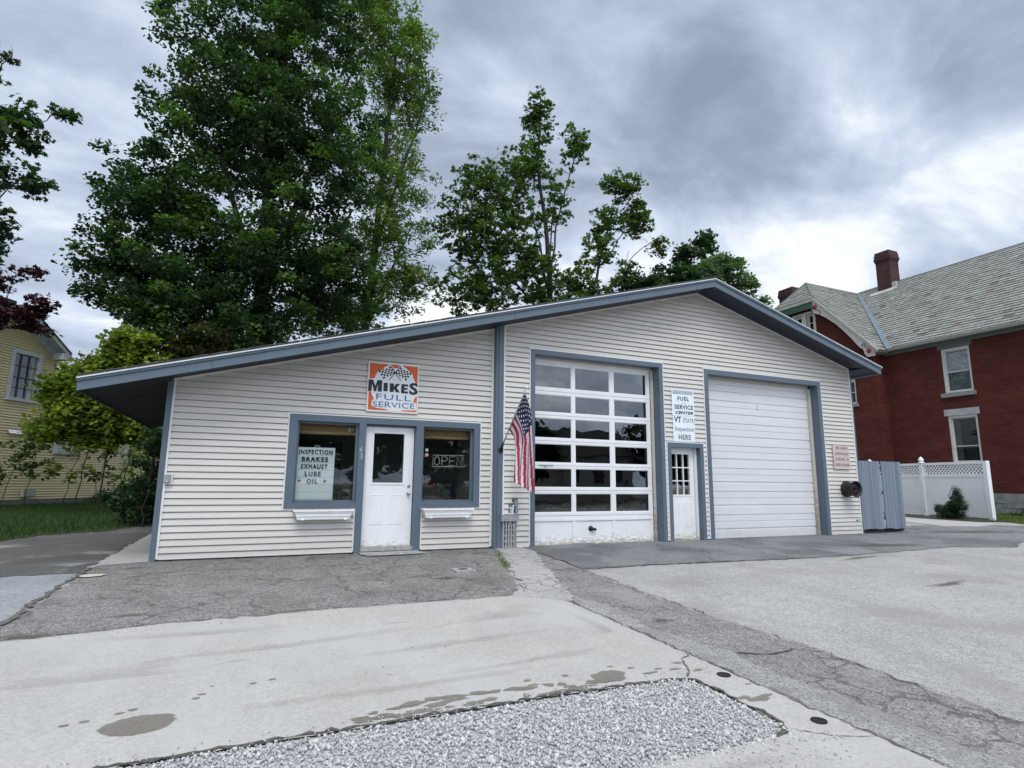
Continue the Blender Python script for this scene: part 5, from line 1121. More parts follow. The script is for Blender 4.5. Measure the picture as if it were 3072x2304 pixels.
# ------------------------------------------------------------------ white vinyl fence
F = thing('vinyl_fence', (22.0, 2.89, .18), 'white vinyl privacy fence with lattice top between the drive and the brick house', 'fence')
p1 = Vector((22.0, 2.89, 0)); Dv = Vector((-.254, -.967, 0)).normalized(); Nv = Vector((Dv.y, -Dv.x, 0))   # Nv faces the viewer side (-x)
if Nv.x > 0: Nv = -Nv
def fb_(mb, s0, s1, n0, n1, z0, z1):
    v = [p1 + Dv * s + Nv * n_ + Vector((0, 0, z)) for z in (z0, z1) for s, n_ in ((s0, n0), (s1, n0), (s1, n1), (s0, n1))]
    mb.add(v, [(0, 3, 2, 1), (4, 5, 6, 7), (0, 1, 5, 4), (1, 2, 6, 5), (2, 3, 7, 6), (3, 0, 4, 7)])
VIN = mat('white_vinyl', (.80, .82, .83), .4, .05, 2)
def lattice(mb, s0, s1, z0, z1, n0, pitch=.125, w_=.036, th=.008):
    L_, Hh = s1 - s0, z1 - z0
    for sgn in (1, -1):
        k_ = -Hh
        while k_ < L_:
            # line s = s0 + k + t, z = z0 + t (or mirrored)
            t0, t1 = max(0, -k_), min(Hh, L_ - k_)
            if t1 - t0 > .02:
                a = (s0 + k_ + t0, z0 + t0 if sgn > 0 else z1 - t0); b = (s0 + k_ + t1, z0 + t1 if sgn > 0 else z1 - t1)
                d = Vector((b[0] - a[0], b[1] - a[1])).normalized(); q = Vector((-d.y, d.x)) * w_ / 2; nn = n0 + (th if sgn > 0 else 0)
                P = [(a[0] + q.x, a[1] + q.y), (b[0] + q.x, b[1] + q.y), (b[0] - q.x, b[1] - q.y), (a[0] - q.x, a[1] - q.y)]
                v = [p1 + Dv * s + Nv * (nn + h_) + Vector((0, 0, z)) for h_ in (0, th) for s, z in P]
                mb.add(v, [(0, 1, 2, 3), (7, 6, 5, 4), (0, 4, 5, 1), (1, 5, 6, 2), (2, 6, 7, 3), (3, 7, 4, 0)])
            k_ += pitch
for i in range(5):
    s1, s0 = 2.40 - i * 2.40, 0 - i * 2.40
    mb = MB(); g = .065
    fb_(mb, s0 + g, s1 - g, -.02, .02, .30, 1.54); mb.build('panel', VIN, F)
    mb = MB(); fb_(mb, s0 + g, s1 - g, -.025, .035, 1.535, 1.63); fb_(mb, s0 + g, s1 - g, -.025, .035, 1.95, 2.035); fb_(mb, s0 + g, s1 - g, -.022, .03, .24, .33); fb_(mb, s0 + g, s0 + g + .05, -.02, .02, 1.63, 1.95); fb_(mb, s1 - g - .05, s1 - g, -.02, .02, 1.63, 1.95); mb.build('rail', VIN, F)
    mb = MB(); lattice(mb, s0 + g + .03, s1 - g - .03, 1.63, 1.95, -.008); mb.build('lattice', VIN, F)
for i in range(6):
    s = 2.40 - i * 2.40
    mb = MB(); fb_(mb, s - .065, s + .065, -.065, .065, .0, 2.05 + (.0 if i else -.01)); mb.build('post', VIN, F)
    if i:
        mb = MB(); o_ = p1 + Dv * s; o_.z = 2.05; mb.lathe([(.105, 0), (.105, .018), (.06, .03), (.06, .045), (.085, .07), (.092, .10), (.07, .145), (.03, .19), (0, .225)], o_, n=14); mb.build('post_cap', VIN, F, smooth=True)

# ------------------------------------------------------------------ yellow house on the left
YELL = siding_mat('yellow_clapboard', (.68, .60, .36)); YTRIM = mat('blue_white_trim', (.50, .55, .57), .6, .12, 5); YDK = mat('old_shingle', (.05, .048, .045), .9, .2)
Yh = thing('yellow_house', (-7.933, 16.26, .10), 'old yellow clapboard house with a gable behind the maples at the left edge', 'house', rz=R(60))
Z0 = -.10   # local z of world zero
mb = MB(); YA, YS = -.45, .68; ZA = 7.45
yop = [(-.40, .83, 3.97, 5.82), (1.85, 2.95, 2.15, 3.25)]
course_siding(mb, -3.3, 1.5, .42, 7.4, 0, yop, P=.098, lip=.03, gap=.024)
mb = clip(mb, [((YA, 0, ZA - .22), (-YS, 0, 1)), ((YA, 0, ZA - .22), (YS, 0, 1))]); mb.v = [(x, y, z + Z0) for x, y, z in mb.v]; mb.build('gable_wall', YELL, Yh, local=True)
mb = MB(); course_siding(mb, 1.5, 8.6, .42, 3.3, 0, [(1.85, 2.95, 2.15, 3.25), (5.38, 5.96, 1.90, 2.6)], P=.098, lip=.03, gap=.024); mb.v = [(x, y, z + Z0) for x, y, z in mb.v]; mb.build('ell_wall', YELL, Yh, local=True)
mb = MB(); mb.quad((1.5, 0, 3.1), (1.5, 7, 3.1), (1.5, 7, 6.0), (1.5, 0, 6.0)); mb.quad((8.6, 0, .2), (8.6, 4, .2), (8.6, 4, 3.3), (8.6, 0, 3.3)); mb.quad((-3.3, 7, 0), (1.5, 7, 0), (1.5, 7, 6), (-3.3, 7, 6)); mb.build('side_wall', YELL, Yh, local=True)
mb = MB(); mb.box(-3.3, 8.6, .03, .4, -.1, .42 + Z0); mb.build('foundation', STN, Yh, local=True)
mb = MB()
for sgn in (1, -1):
    e_ = 2.05
    mb.slab([(YA, -.5, ZA + Z0), (YA + sgn * e_, -.5, ZA - YS * e_ + Z0), (YA + sgn * e_, -.5, ZA - YS * e_ - .03 + Z0), (YA, -.5, ZA - .04 + Z0)], (0, 7.8, 0))
mb.slab([(1.5, -.35, 3.32 + Z0), (8.9, -.35, 3.32 + Z0), (8.9, 2.2, 4.6 + Z0), (1.5, 2.2, 4.6 + Z0)], (0, 0, .08)); yr = mb.build('roof', YDK, Yh, local=True)
mb = MB(); mb.box(.32, .88, 1.6, 2.2, 5.6, 7.95); mb.box(.28, .92, 1.56, 2.24, 7.75, 7.95); mb.build('chimney', BRICKC, yr, local=True)
mb = MB()
for sgn in (1, -1):
    e_ = 2.05
    mb.slab([(YA, -.46, ZA - .045 + Z0), (YA + sgn * e_, -.46, ZA - YS * e_ - .035 + Z0), (YA + sgn * e_, -.46, ZA - YS * e_ - .20 + Z0), (YA, -.46, ZA - .21 + Z0)], (0, .04, 0))
    mb.slab([(YA, -.42, ZA - .06 + Z0), (YA + sgn * e_, -.42, ZA - YS * e_ - .05 + Z0), (YA + sgn * e_, 0, ZA - YS * e_ - .05 + Z0), (YA, 0, ZA - .06 + Z0)], (0, 0, -.02))
    mb.slab([(YA, -.05, ZA - .08 + Z0), (YA + sgn * 1.95, -.05, ZA - YS * 1.95 - .08 + Z0), (YA + sgn * 1.95, -.05, ZA - YS * 1.95 - .42 + Z0), (YA, -.05, ZA - .42 + Z0)], (0, .04, 0))
    a = YA + sgn * 1.70; mb.box(min(a, a + sgn * .36), max(a, a + sgn * .36), -.46, .3, ZA - YS * 2.05 - .30 + Z0, ZA - YS * 2.05 - .05 + Z0)
mb.build('rake_board', YTRIM, Yh, local=True)
def ywin(x0, x1, z0, z1, bars, c=.13):
    mb = MB(); z0 += Z0; z1 += Z0
    mb.box(x0, x0 + c, -.05, .1, z0, z1); mb.box(x1 - c, x1, -.05, .1, z0, z1); mb.box(x0 + c, x1 - c, -.05, .1, z1 - c, z1); mb.box(x0 - .03, x1 + .03, -.09, .1, z0 - .02, z0 + .09)
    W = mb.build('window', YTRIM, Yh, local=True); mb = MB(); a, b = x0 + c, x1 - c; mid = z0 + .09 + (z1 - c - z0 - .09) * (.47 if bars else .5); SG_ = mat('sash_grey', (.06, .065, .065))
    mb.box(a, b, .03, .07, mid - .02, mid + .02)
    if bars:
        for k_ in (1, 2): mb.box(a + (b - a) * k_ / 3 - .012, a + (b - a) * k_ / 3 + .012, .032, .06, z0 + .09, z1 - c)
        mb.box(a, b, .033, .06, (z0 + .09 + mid) / 2 - .012, (z0 + .09 + mid) / 2 + .012); mb.box(a, b, .033, .06, (z1 - c + mid) / 2 - .012, (z1 - c + mid) / 2 + .012)
    sub(W, 'sash', mb, SG_, local=True); mb = MB(); mb.box(a, b, .07, .075, z0 + .05, z1 - c); sub(W, 'pane', mb, GLASSH, local=True)
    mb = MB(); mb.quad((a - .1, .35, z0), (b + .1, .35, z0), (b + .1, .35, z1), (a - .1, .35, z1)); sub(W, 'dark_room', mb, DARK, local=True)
ywin(-.40, .83, 3.97, 5.82, True); ywin(1.85, 2.95, 2.15, 3.25, False); ywin(5.38, 5.96, 1.90, 2.6, False, .08)
mb = MB(); mb.box(.71, 1.16, -.16, .0, .40, .68); mb.box(.74, 1.13, -.19, -.16, .42, .50); mb.build('vent_hood', mat('dryer_hood', (.36, .37, .36)), Yh, local=True)
mb = MB(); mb.slab([(-.15, -.14, 2.66), (.35, -.14, 2.66), (.30, 0, 2.80), (-.10, 0, 2.80)], (0, 0, .02)); mb.build('vent_flap', WHITE, Yh, local=True)

# ------------------------------------------------------------------ trees
LEAF8 = np.array([(0, -.5), (.16, -.22), (.50, -.20), (.30, .05), (.40, .30), (.12, .22), (0, .55), (-.12, .22), (-.40, .30), (-.30, .05), (-.50, -.20), (-.16, -.22)])
LEAF5 = np.array([(0, -.5), (.34, -.18), (.26, .24), (0, .55), (-.26, .24), (-.34, -.18)])
NARROW = np.array([(0, -.5), (.16, -.1), (.10, .3), (0, .5), (-.10, .3), (-.16, -.1)])
def leafmat(name, a, b, c, tr=.35, tcol=(1.3, 1.9, .5)): return tint_mat(name, [(0, a), (.6, b), (1, c)], .55, tr, tcol)
L_MAPLE = leafmat('maple_leaves', (.016, .036, .019), (.036, .068, .026), (.095, .155, .032))
L_ASH = leafmat('ash_leaves', (.045, .078, .020), (.115, .155, .034), (.21, .25, .05), .4)
L_SPARSE = leafmat('young_maple_leaves', (.032, .055, .018), (.062, .098, .026), (.125, .17, .04), .4)
L_BOX = leafmat('boxelder_leaves', (.085, .115, .020), (.19, .23, .030), (.33, .36, .050), .4)
L_RED = leafmat('purple_maple_leaves', (.022, .007, .012), (.045, .010, .016), (.075, .018, .022), .25, (1.6, .6, .7))
L_TAN = leafmat('bronze_leaves', (.055, .075, .022), (.12, .13, .04), (.22, .15, .08), .35, (1.4, 1.2, .7))
L_PALE = leafmat('pale_leaves', (.055, .085, .05), (.10, .14, .08), (.15, .19, .11), .4)
L_DARK = leafmat('dark_leaves', (.016, .036, .016), (.030, .062, .024), (.055, .10, .035), .3)
L_CON = leafmat('yew_needles', (.016, .036, .018), (.030, .062, .028), (.06, .11, .04), .2)
BARK = mat('tree_bark', (.034, .030, .026), .9, .3, 12, .8, 50, stretch=(3, 3, .6))
def tubes_np(segs, n=5):
    """segs: list of (p0,p1,r0,r1)"""
    A = np.array([s_[0] for s_ in segs], float); B = np.array([s_[1] for s_ in segs], float); ra = np.array([s_[2] for s_ in segs]); rb = np.array([s_[3] for s_ in segs])
    d = B - A; ln = np.linalg.norm(d, axis=1, keepdims=True); d = d / np.maximum(ln, 1e-6); ref = np.where(np.abs(d[:, 2:3]) > .9, np.array([[1., 0, 0]]), np.array([[0, 0, 1.]]))
    u = np.cross(d, ref); u /= np.maximum(np.linalg.norm(u, axis=1, keepdims=True), 1e-6); v = np.cross(d, u); t_ = np.arange(n) * 2 * np.pi / n
    ring = u[:, None] * np.cos(t_)[None, :, None] + v[:, None] * np.sin(t_)[None, :, None]
    V = np.concatenate([A[:, None] + ring * ra[:, None, None], B[:, None] + ring * rb[:, None, None]], 1)
    F_ = np.array([(k_, (k_ + 1) % n, n + (k_ + 1) % n, n + k_) for k_ in range(n)])
    Fs = F_[None] + 2 * n * np.arange(len(segs))[:, None, None]; return V.reshape(-1, 3), Fs.reshape(-1, 4)
def tree(name, base, label, trunk, blobs, lm, lpc=50, dens=1.0, crad=.55, size=.15, seed=1, shape=LEAF8, cat='tree', group=None, flat=.55, droop=.0, twig=.010, limbs=(), bias=.4, tvar=.25, minpath=None, sway=(0, 0, 0)):
    g = np.random.default_rng(seed); t = thing(name, base, label, cat, group)
    nodes = []; segs = []
    def add_path(pts, r0, r1, sub_=6):
        pts = [np.array(p, float) for p in pts]; allp = []
        for i in range(len(pts) - 1):
            for k_ in range(sub_): allp.append(pts[i] + (pts[i + 1] - pts[i]) * k_ / sub_)
        allp.append(pts[-1]); n = len(allp); 
        for i in range(1, n - 1): allp[i] = allp[i] + g.normal(0, .03, 3)
        for i in range(n - 1):
            a, b = r0 + (r1 - r0) * i / (n - 1), r0 + (r1 - r0) * (i + 1) / (n - 1); segs.append((allp[i], allp[i + 1], a, b))
        for i, p in enumerate(allp): nodes.append((p, r0 + (r1 - r0) * i / (n - 1)))
    if trunk: add_path([q[:3] for q in trunk[0]], trunk[1], trunk[2])
    for l_ in limbs: add_path(l_[0], l_[1], l_[2])
    C_ = []; W_ = []
    for b in blobs:
        n = max(1, int(b[6] * dens)); v = g.normal(0, 1, (n, 3)); v /= np.linalg.norm(v, axis=1, keepdims=True); r = g.uniform(0, 1, n) ** bias
        C_.append(np.array(b[:3]) + v * r[:, None] * np.array(b[3:6]))
    C_ = np.concatenate(C_)
    NP = np.array([q[0] for q in nodes]); NR = np.array([q[1] for q in nodes])
    order = np.argsort(np.min(np.linalg.norm(C_[:, None, :] - NP[None], axis=2), axis=1)) if len(C_) < 4000 else np.arange(len(C_))
    P_ = np.zeros((len(NP) + 3 * len(C_), 3)); R_ = np.zeros(len(P_)); P_[:len(NP)] = NP; R_[:len(NP)] = NR; cnt = len(NP)
    for idx in order:
        c = C_[idx]; d = np.linalg.norm(P_[:cnt] - c, axis=1) + np.maximum(0, P_[:cnt, 2] - c[2]) * .9 + (R_[:cnt] < .012) * .35; k_ = int(np.argmin(d)); p = P_[k_]; r = min(R_[k_] * .62, .05 + .0)
        ln = np.linalg.norm(c - p)
        r = max(twig, min(r, twig + .009 * ln)); m1 = p + (c - p) * .35 + np.array([0, 0, .10 * ln]) + g.normal(0, .04 * ln, 3); m2 = p + (c - p) * .7 + np.array([0, 0, .08 * ln]) + g.normal(0, .04 * ln, 3)
        segs.append((p, m1, r, r * .8)); segs.append((m1, m2, r * .8, r * .6)); segs.append((m2, c, r * .6, twig * .5))
        for q, rr_ in ((m1, r * .8), (m2, r * .7), (c, r * .5)): P_[cnt] = q; R_[cnt] = rr_; cnt += 1
    V, F_ = tubes_np(segs); mesh_np('trunk', V, F_, [BARK], t)
    nl = len(C_) * lpc; ci = np.repeat(np.arange(len(C_)), lpc); off = g.normal(0, 1, (nl, 3)); off /= np.linalg.norm(off, axis=1, keepdims=True); off *= (g.uniform(0, 1, nl) ** .45)[:, None]
    cr_ = crad * g.uniform(.6, 1.3, len(C_)); off *= cr_[ci][:, None]; off[:, 2] *= flat; off[:, 2] -= droop * (off[:, 0] ** 2 + off[:, 1] ** 2)
    pos = C_[ci] + off
    nrm = g.normal(0, .55, (nl, 3)); nrm[:, 2] += 1.0; nrm[:, :2] += off[:, :2] * .9; nrm /= np.linalg.norm(nrm, axis=1, keepdims=True)
    tmp = g.normal(0, 1, (nl, 3)); a = np.cross(nrm, tmp); a /= np.linalg.norm(a, axis=1, keepdims=True); b = np.cross(nrm, a)
    s_ = size * g.uniform(.6, 1.25, nl); k_ = len(shape)
    fold = np.abs(shape[:, 0]) * -.35
    V = pos[:, None] + (a[:, None] * shape[None, :, 0:1] + b[:, None] * shape[None, :, 1:2] + nrm[:, None] * fold[None, :, None]) * s_[:, None, None]
    ct = np.clip(g.normal(.40, tvar, len(C_)), 0, 1); tint = np.clip(ct[ci] + g.normal(0, .13, nl) + .10 * (off[:, 2] / (crad * flat + 1e-6)), 0, 1)
    mesh_np('crown', V.reshape(-1, 3), np.arange(nl * k_).reshape(-1, k_), [lm], t, tint=tint)
    return t
# big dark maple behind the garage
tree('maple_tree', (0, 13, 0), 'very large dark green maple rising behind the left half of the garage', ([(0, 13, 0), (0, 13, 5.5), (-.1, 13, 10), (0, 13, 16), (.2, 13, 20)], .42, .06),
     [(-2.6, 12.6, 8.4, 3.2, 3.4, 2.6, 420), (-3.6, 12.8, 11.3, 2.3, 2.6, 1.7, 200), (.6, 12.4, 9.4, 3.0, 3.4, 3.2, 400), (-1.6, 12.8, 14.6, 3.0, 3.0, 2.6, 330), (1.3, 12.6, 14.4, 3.2, 3.0, 3.0, 330), (-.6, 13, 18.6, 4.0, 3.4, 3.2, 420), (.6, 13, 22.5, 3.6, 3.2, 2.6, 260), (-1.2, 11.6, 6.6, 3.4, 2.6, 1.5, 200), (-4.4, 13, 8.2, 1.6, 1.8, 2.0, 110), (2.8, 13.4, 9.0, 1.8, 2.0, 2.2, 110)],
     L_MAPLE, lpc=72, dens=.66, crad=.54, size=.15, seed=3, bias=.45, tvar=.38, shape=LEAF5,
     limbs=[([(0, 13, 5), (-2, 12.8, 8), (-4, 12.8, 10.5)], .16, .05), ([(0, 13, 6), (2, 12.8, 9), (3, 12.8, 12)], .16, .05), ([(0, 13, 8), (-1.5, 12.6, 12), (-2.4, 12.6, 16)], .14, .05), ([(0, 13, 9), (1.5, 12.8, 14), (2.6, 12.8, 18)], .14, .05)])
tree('ash_tree', (5.2, 17, 0), 'lighter yellow green tree with airy drooping sprays right behind the big maple', ([(4.4, 17, 0), (4.6, 17, 9), (5, 17, 16), (5.4, 17, 24)], .30, .05),
     [(4.8, 17, 23.5, 2.3, 2.2, 3.2, 130), (6.3, 17, 24.6, 1.0, 1, 1.0, 22), (6.3, 17, 20.8, 1.5, 1.6, 2.0, 60), (4.6, 17, 19.5, 1.8, 1.6, 3, 60), (5.4, 17, 16.4, 2.3, 2.0, 2.2, 110), (5.2, 16.6, 12.8, 2.4, 2.0, 2.0, 100), (6.3, 16.4, 10.9, 1.5, 1.6, .8, 44), (5.2, 16.4, 9.9, 2.0, 1.6, 1.1, 56), (3.4, 16.6, 8.7, 2.2, 1.8, 1.2, 76), (3.2, 16.8, 25.5, 2.4, 2, 2, 60)],
     L_ASH, lpc=44, dens=1.15, crad=.50, size=.23, seed=5, shape=NARROW, droop=.35, flat=.7,
     limbs=[([(4.5, 17, 8), (5.5, 17, 11), (6.6, 17, 14)], .10, .03), ([(4.7, 17, 12), (6, 17, 17), (7.2, 17, 22)], .10, .03), ([(4.9, 17, 15), (5.2, 17, 20), (6.5, 17, 24.5)], .10, .03), ([(4.5, 17, 7), (4.4, 16.6, 9), (3.2, 16.4, 8.6)], .07, .02)])
tree('slender_maple', (13.0, 14, 0), 'thin upright maple with bare showing branches behind the middle of the roof', ([(13.0, 14, 0), (12.9, 14, 9.6), (12.75, 14, 13), (12.2, 14, 17), (12.3, 14, 20.8)], .20, .03),
     [(12.3, 14, 19.9, .9, .9, 1.4, 20), (14.2, 14, 18.6, .9, .8, 1.4, 16), (11.3, 14, 16.6, 1.3, 1.2, 1.2, 26), (13.2, 14, 15.4, .9, .9, 1.7, 18), (9.2, 14, 15.4, 1.7, 1.4, 1.3, 38), (8.2, 14, 13.2, 1.6, 1.4, 1.6, 40), (9.9, 14, 12.0, 2.2, 1.8, 2.4, 80), (10.8, 14, 14.0, 1.7, 1.4, 1.8, 44), (12.0, 14, 17.8, .9, .9, 1.4, 14), (11.9, 14, 11.4, 1.4, 1.4, 1.6, 44), (9.2, 14, 9.8, 2.4, 1.6, 1.4, 62), (12.6, 14, 9.9, 1.2, 1.2, 1.1, 26), (14.3, 14, 9.9, .9, .9, .8, 14)],
     L_SPARSE, lpc=13, dens=2.7, crad=.33, size=.21, seed=7, twig=.012, bias=.5,
     limbs=[([(12.9, 14, 9.6), (11.4, 14, 12.2), (10.0, 14, 15.0), (9.6, 14, 16.6)], .07, .02), ([(12.9, 14, 9.8), (12.2, 14, 13), (11.2, 14, 16.6)], .07, .02), ([(12.8, 14, 10.4), (13.2, 14, 14), (14.2, 14, 17.6), (14.6, 14, 19)], .06, .015), ([(12.9, 14, 9.0), (10.6, 14, 11.0), (8.0, 14, 13.2), (7.2, 14, 14)], .07, .02), ([(12.9, 14, 8.4), (10, 14, 9.4), (7.6, 14, 10.6)], .06, .02), ([(12.8, 14, 12), (12.3, 14, 15.5), (11.9, 14, 19)], .05, .015), ([(12.9, 14, 11), (12.9, 14, 14), (13.2, 14, 16.4)], .05, .015)])
tree('ragged_maple', (17.0, 17, 0), 'ragged thin crowned tree left of the roof peak', ([(16.6, 17, 0), (16.9, 17, 10.5), (17.6, 17, 13.5), (18.6, 17, 17)], .16, .03),
     [(18.9, 17, 18.9, 1.1, .9, 1.0, 20), (19.9, 17, 19.0, 1.0, .9, 1.0, 16), (18.4, 17, 16.6, 1.1, 1.0, 1.1, 24), (20.4, 17, 17.0, 1.1, 1.0, 1.2, 44), (17.6, 17, 14.6, 1.2, 1.1, 1.1, 26), (16.2, 17, 12.4, 1.5, 1.2, 1.4, 46), (19.6, 17, 13.2, 1.1, 1.0, 1.1, 26), (22.0, 17, 15.6, .7, .7, .6, 10), (18.0, 17, 11.6, 1.2, 1, .9, 24)],
     L_SPARSE, lpc=13, dens=2.5, crad=.33, size=.22, seed=9, twig=.012, bias=.5,
     limbs=[([(16.9, 17, 10.5), (18.5, 17, 12.6), (20.2, 17, 14.8), (22.4, 17, 16.6)], .05, .015), ([(17.6, 17, 13.5), (19, 17, 15.4), (20.6, 17, 17.8)], .05, .015), ([(18, 17, 15), (18.8, 17, 17.4), (19.0, 17, 19.4)], .04, .012), ([(18.8, 17, 11.0), (19.4, 17, 13.5), (19.8, 17, 15)], .03, .012)])
tree('dark_maple', (22.5, 17, 0), 'dark low maple crown just behind the roof peak', ([(22.5, 17, 0), (22.8, 17, 9), (23.6, 17, 13), (25, 17, 16.5)], .18, .04),
     [(21.0, 17, 12.6, 1.6, 1.4, 1.1, 60), (23.0, 17, 13.6, 1.5, 1.4, 1.2, 60), (24.3, 17, 15.2, 1.0, 1.0, 1.0, 30), (25.5, 17, 16.5, .8, .8, .8, 18), (24.6, 17, 13.2, 1.4, 1.3, 1.2, 50)], L_DARK, lpc=34, crad=.5, size=.25, seed=11, shape=LEAF5)
tree('pale_tree', (31, 21, 0), 'pale hazy green tree to the right of the roof peak', ([(31, 21, 0), (31.2, 21, 10), (31.6, 21, 15)], .25, .05),
     [(28.4, 21, 15.4, 2.0, 1.8, 1.9, 90), (31.0, 21, 16.8, 2.0, 1.8, 1.6, 95), (32.8, 21, 15.2, 1.9, 1.6, 1.9, 90), (34.5, 21, 13.6, 1.6, 1.5, 1.7, 60), (36.2, 21, 13.6, 1.2, 1.1, 1.0, 22)], L_PALE, lpc=34, dens=1.2, crad=.50, size=.24, seed=13, shape=LEAF5)
tree('left_maple', (-9.6, 8.5, 0), 'green maple whose boughs reach in from the left edge above the yellow house', ([(-9.8, 8.5, 0), (-9.7, 8.6, 6), (-9.5, 8.8, 13)], .28, .08),
     [(-7.0, 9, 10.6, .95, .9, .6, 26), (-6.1, 9, 10.55, .45, .4, .25, 6), (-5.65, 9, 11.55, .35, .3, .2, 5), (-6.6, 9, 11.2, .6, .5, .5, 12), (-7.6, 9, 12.3, .5, .5, .5, 10), (-6.9, 9, 9.3, 1.0, .9, .6, 28), (-5.95, 9, 9.35, .35, .3, .2, 6), (-7.0, 9, 8.1, .8, .8, .6, 22), (-7.1, 9, 7.1, .7, .8, .5, 16), (-7.3, 9, 13.0, .3, .3, .2, 4), (-8.6, 9, 10, 1.4, 2, 3.0, 90)],
     L_MAPLE, lpc=22, crad=.34, size=.17, seed=15, flat=.5, limbs=[([(-9.6, 8.6, 7), (-8, 9, 9.4), (-6.4, 9, 10.6)], .05, .015), ([(-9.6, 8.7, 10), (-7.6, 9, 12), (-7.0, 9, 13)], .04, .012), ([(-9.6, 8.6, 6), (-7.6, 9, 7.8), (-6.4, 9, 9.2)], .05, .012), ([(-6.6, 9, 10.5), (-6.2, 9, 11.1), (-5.6, 9, 11.7)], .02, .008)])
tree('purple_maple', (-9.2, 9.8, 0), 'dark red leaved maple bough hanging over the yellow gable', ([(-9.6, 9.8, 0), (-9.3, 9.8, 4.5)], .16, .06),
     [(-6.9, 9.4, 6.3, .8, .7, .45, 26), (-6.4, 9.4, 5.6, .85, .7, .35, 30), (-7.2, 9.4, 5.5, .7, .7, .35, 22), (-6.05, 9.4, 6.9, .28, .25, .15, 5), (-5.75, 9.5, 5.35, .4, .4, .16, 9), (-5.72, 9.6, 5.95, .20, .2, .30, 14)],
     L_RED, lpc=24, crad=.26, size=.15, seed=17, flat=.45, limbs=[([(-9.3, 9.8, 4.5), (-8, 9.5, 5.6), (-6.4, 9.4, 6.0)], .04, .012), ([(-9.3, 9.8, 4.5), (-7.6, 9.5, 5.0), (-6.0, 9.4, 5.4)], .04, .012)])
tree('boxelder_tree', (-4.2, 10.6, 0), 'bright yellow green leafy young tree before the yellow house', ([(-4.0, 10.8, 0), (-3.9, 10.6, 2), (-3.7, 10.4, 4.4)], .028, .012),
     [(-3.8, 10.4, 4.9, .42, .8, .50, 30), (-3.4, 10.2, 5.2, .70, .8, .50, 42), (-3.0, 10.2, 4.4, .7, .8, .6, 40), (-4.0, 10.2, 4.2, .8, .8, .5, 40), (-3.6, 10.2, 3.4, 1.0, .8, .6, 58), (-4.5, 10.3, 3.2, .8, .7, .5, 34), (-2.9, 10.4, 3.5, .6, .7, .5, 30), (-3.3, 10.1, 2.75, .8, .6, .35, 26), (-4.9, 10.4, 3.9, .7, .7, .7, 26), (-2.6, 10.6, 2.6, .6, .7, .6, 30), (-4.2, 10.4, 2.5, .9, .6, .35, 18), (-2.4, 10.7, 4.6, .5, .6, .5, 20), (-4.7, 10.3, 3.0, .8, .7, .6, 30), (-5.1, 10.4, 3.6, .5, .5, .5, 12), (-4.3, 10.3, 4.4, .5, .5, .4, 16), (-5.3, 10.5, 2.6, .6, .5, .35, 12), (-4.4, 10.3, 3.9, .7, .5, .6, 26), (-3.7, 10.3, 4.5, .8, .5, .5, 24)],
     L_BOX, lpc=24, dens=2.3, crad=.40, size=.16, seed=19, shape=LEAF5, droop=.4, twig=.005,
     limbs=[([(-4.6, 11, 0), (-4.4, 10.8, 2.2), (-4.8, 10.5, 4.2)], .018, .008), ([(-3.5, 10.9, 0), (-3.3, 10.6, 2.4), (-3.0, 10.3, 4)], .018, .008)])
tree('bronze_maple', (-1.8, 10.6, 0), 'maple sapling with bronze pink new leaves just above the low end of the roof', ([(-1.9, 10.8, 0), (-1.9, 10.7, 3), (-1.8, 10.6, 5)], .07, .02),
     [(-1.5, 10.5, 5.75, .62, .6, .32, 26), (-2.2, 10.5, 5.3, .6, .6, .35, 28), (-1.3, 10.6, 5.1, .5, .5, .3, 16)], L_TAN, lpc=30, dens=1.8, crad=.28, size=.17, seed=21, tvar=.3)
tree('vine_shrub', (-2.3, 6.6, 0), 'dark leafy shrub crowding the back corner under the left roof overhang', ([(-2.3, 6.9, 0), (-2.2, 6.8, 1.6), (-2.1, 6.8, 2.4)], .02, .01),
     [(-2.15, 6.9, 2.2, .45, .5, .5, 34), (-2.35, 7.3, 1.2, .55, .6, .6, 44), (-2.5, 7.6, .55, .6, .7, .5, 44), (-1.75, 7.2, 1.6, .35, .5, .9, 34)], L_DARK, lpc=36, crad=.26, size=.10, seed=23, shape=LEAF5, cat='shrub', twig=.004)
SAP = [(-7.0, 15.2, 3.2), (-6.2, 16.6, 3.0), (-5.6, 17.8, 2.9), (-4.9, 18.6, 2.6), (-7.5, 14.6, 2.8)]
for i, (x, y, hh) in enumerate(SAP):
    lb = ['arching sapling nearest the window of the yellow wall', 'thin sapling between the vent hood and the low window of the yellow house', 'leaning dark sapling just left of the low yellow house window', 'slim sapling in front of the low yellow house window', 'thin leafy sapling at the left edge of the yellow wall'][i]
    dx = .5 + .1 * i
    tree('sapling', (x, y, .15), lb, ([(x, y, 0), (x + dx * .4, y - .2, hh * .5), (x + dx, y - .4, hh)], .014, .005), [(x + dx * .8, y - .4, hh * .8, .7, .5, .5, 12), (x + dx * .3, y - .3, hh * .5, .8, .5, .4, 9), (x + dx, y - .4, hh, .4, .4, .3, 6)], L_BOX if i % 2 else L_SPARSE, lpc=16, crad=.30, size=.15, seed=30 + i, shape=LEAF5, group='saplings along the yellow wall', twig=.005, droop=.5)
tree('foundation_shrub', (-3.6, 21.6, .15), 'low dark shrub along the foot of the yellow house ell', ([(-3.6, 21.6, 0), (-3.6, 21.6, .6)], .05, .02), [(-5.0, 19.6, .5, .8, .7, .35, 26), (-4.2, 20.6, .7, .9, .7, .5, 36), (-3.2, 21.8, .8, .9, .8, .6, 40), (-2.4, 22.6, 1.1, .8, .8, .8, 40)], L_DARK, lpc=40, crad=.3, size=.12, seed=40, shape=LEAF5, cat='shrub', twig=.004)
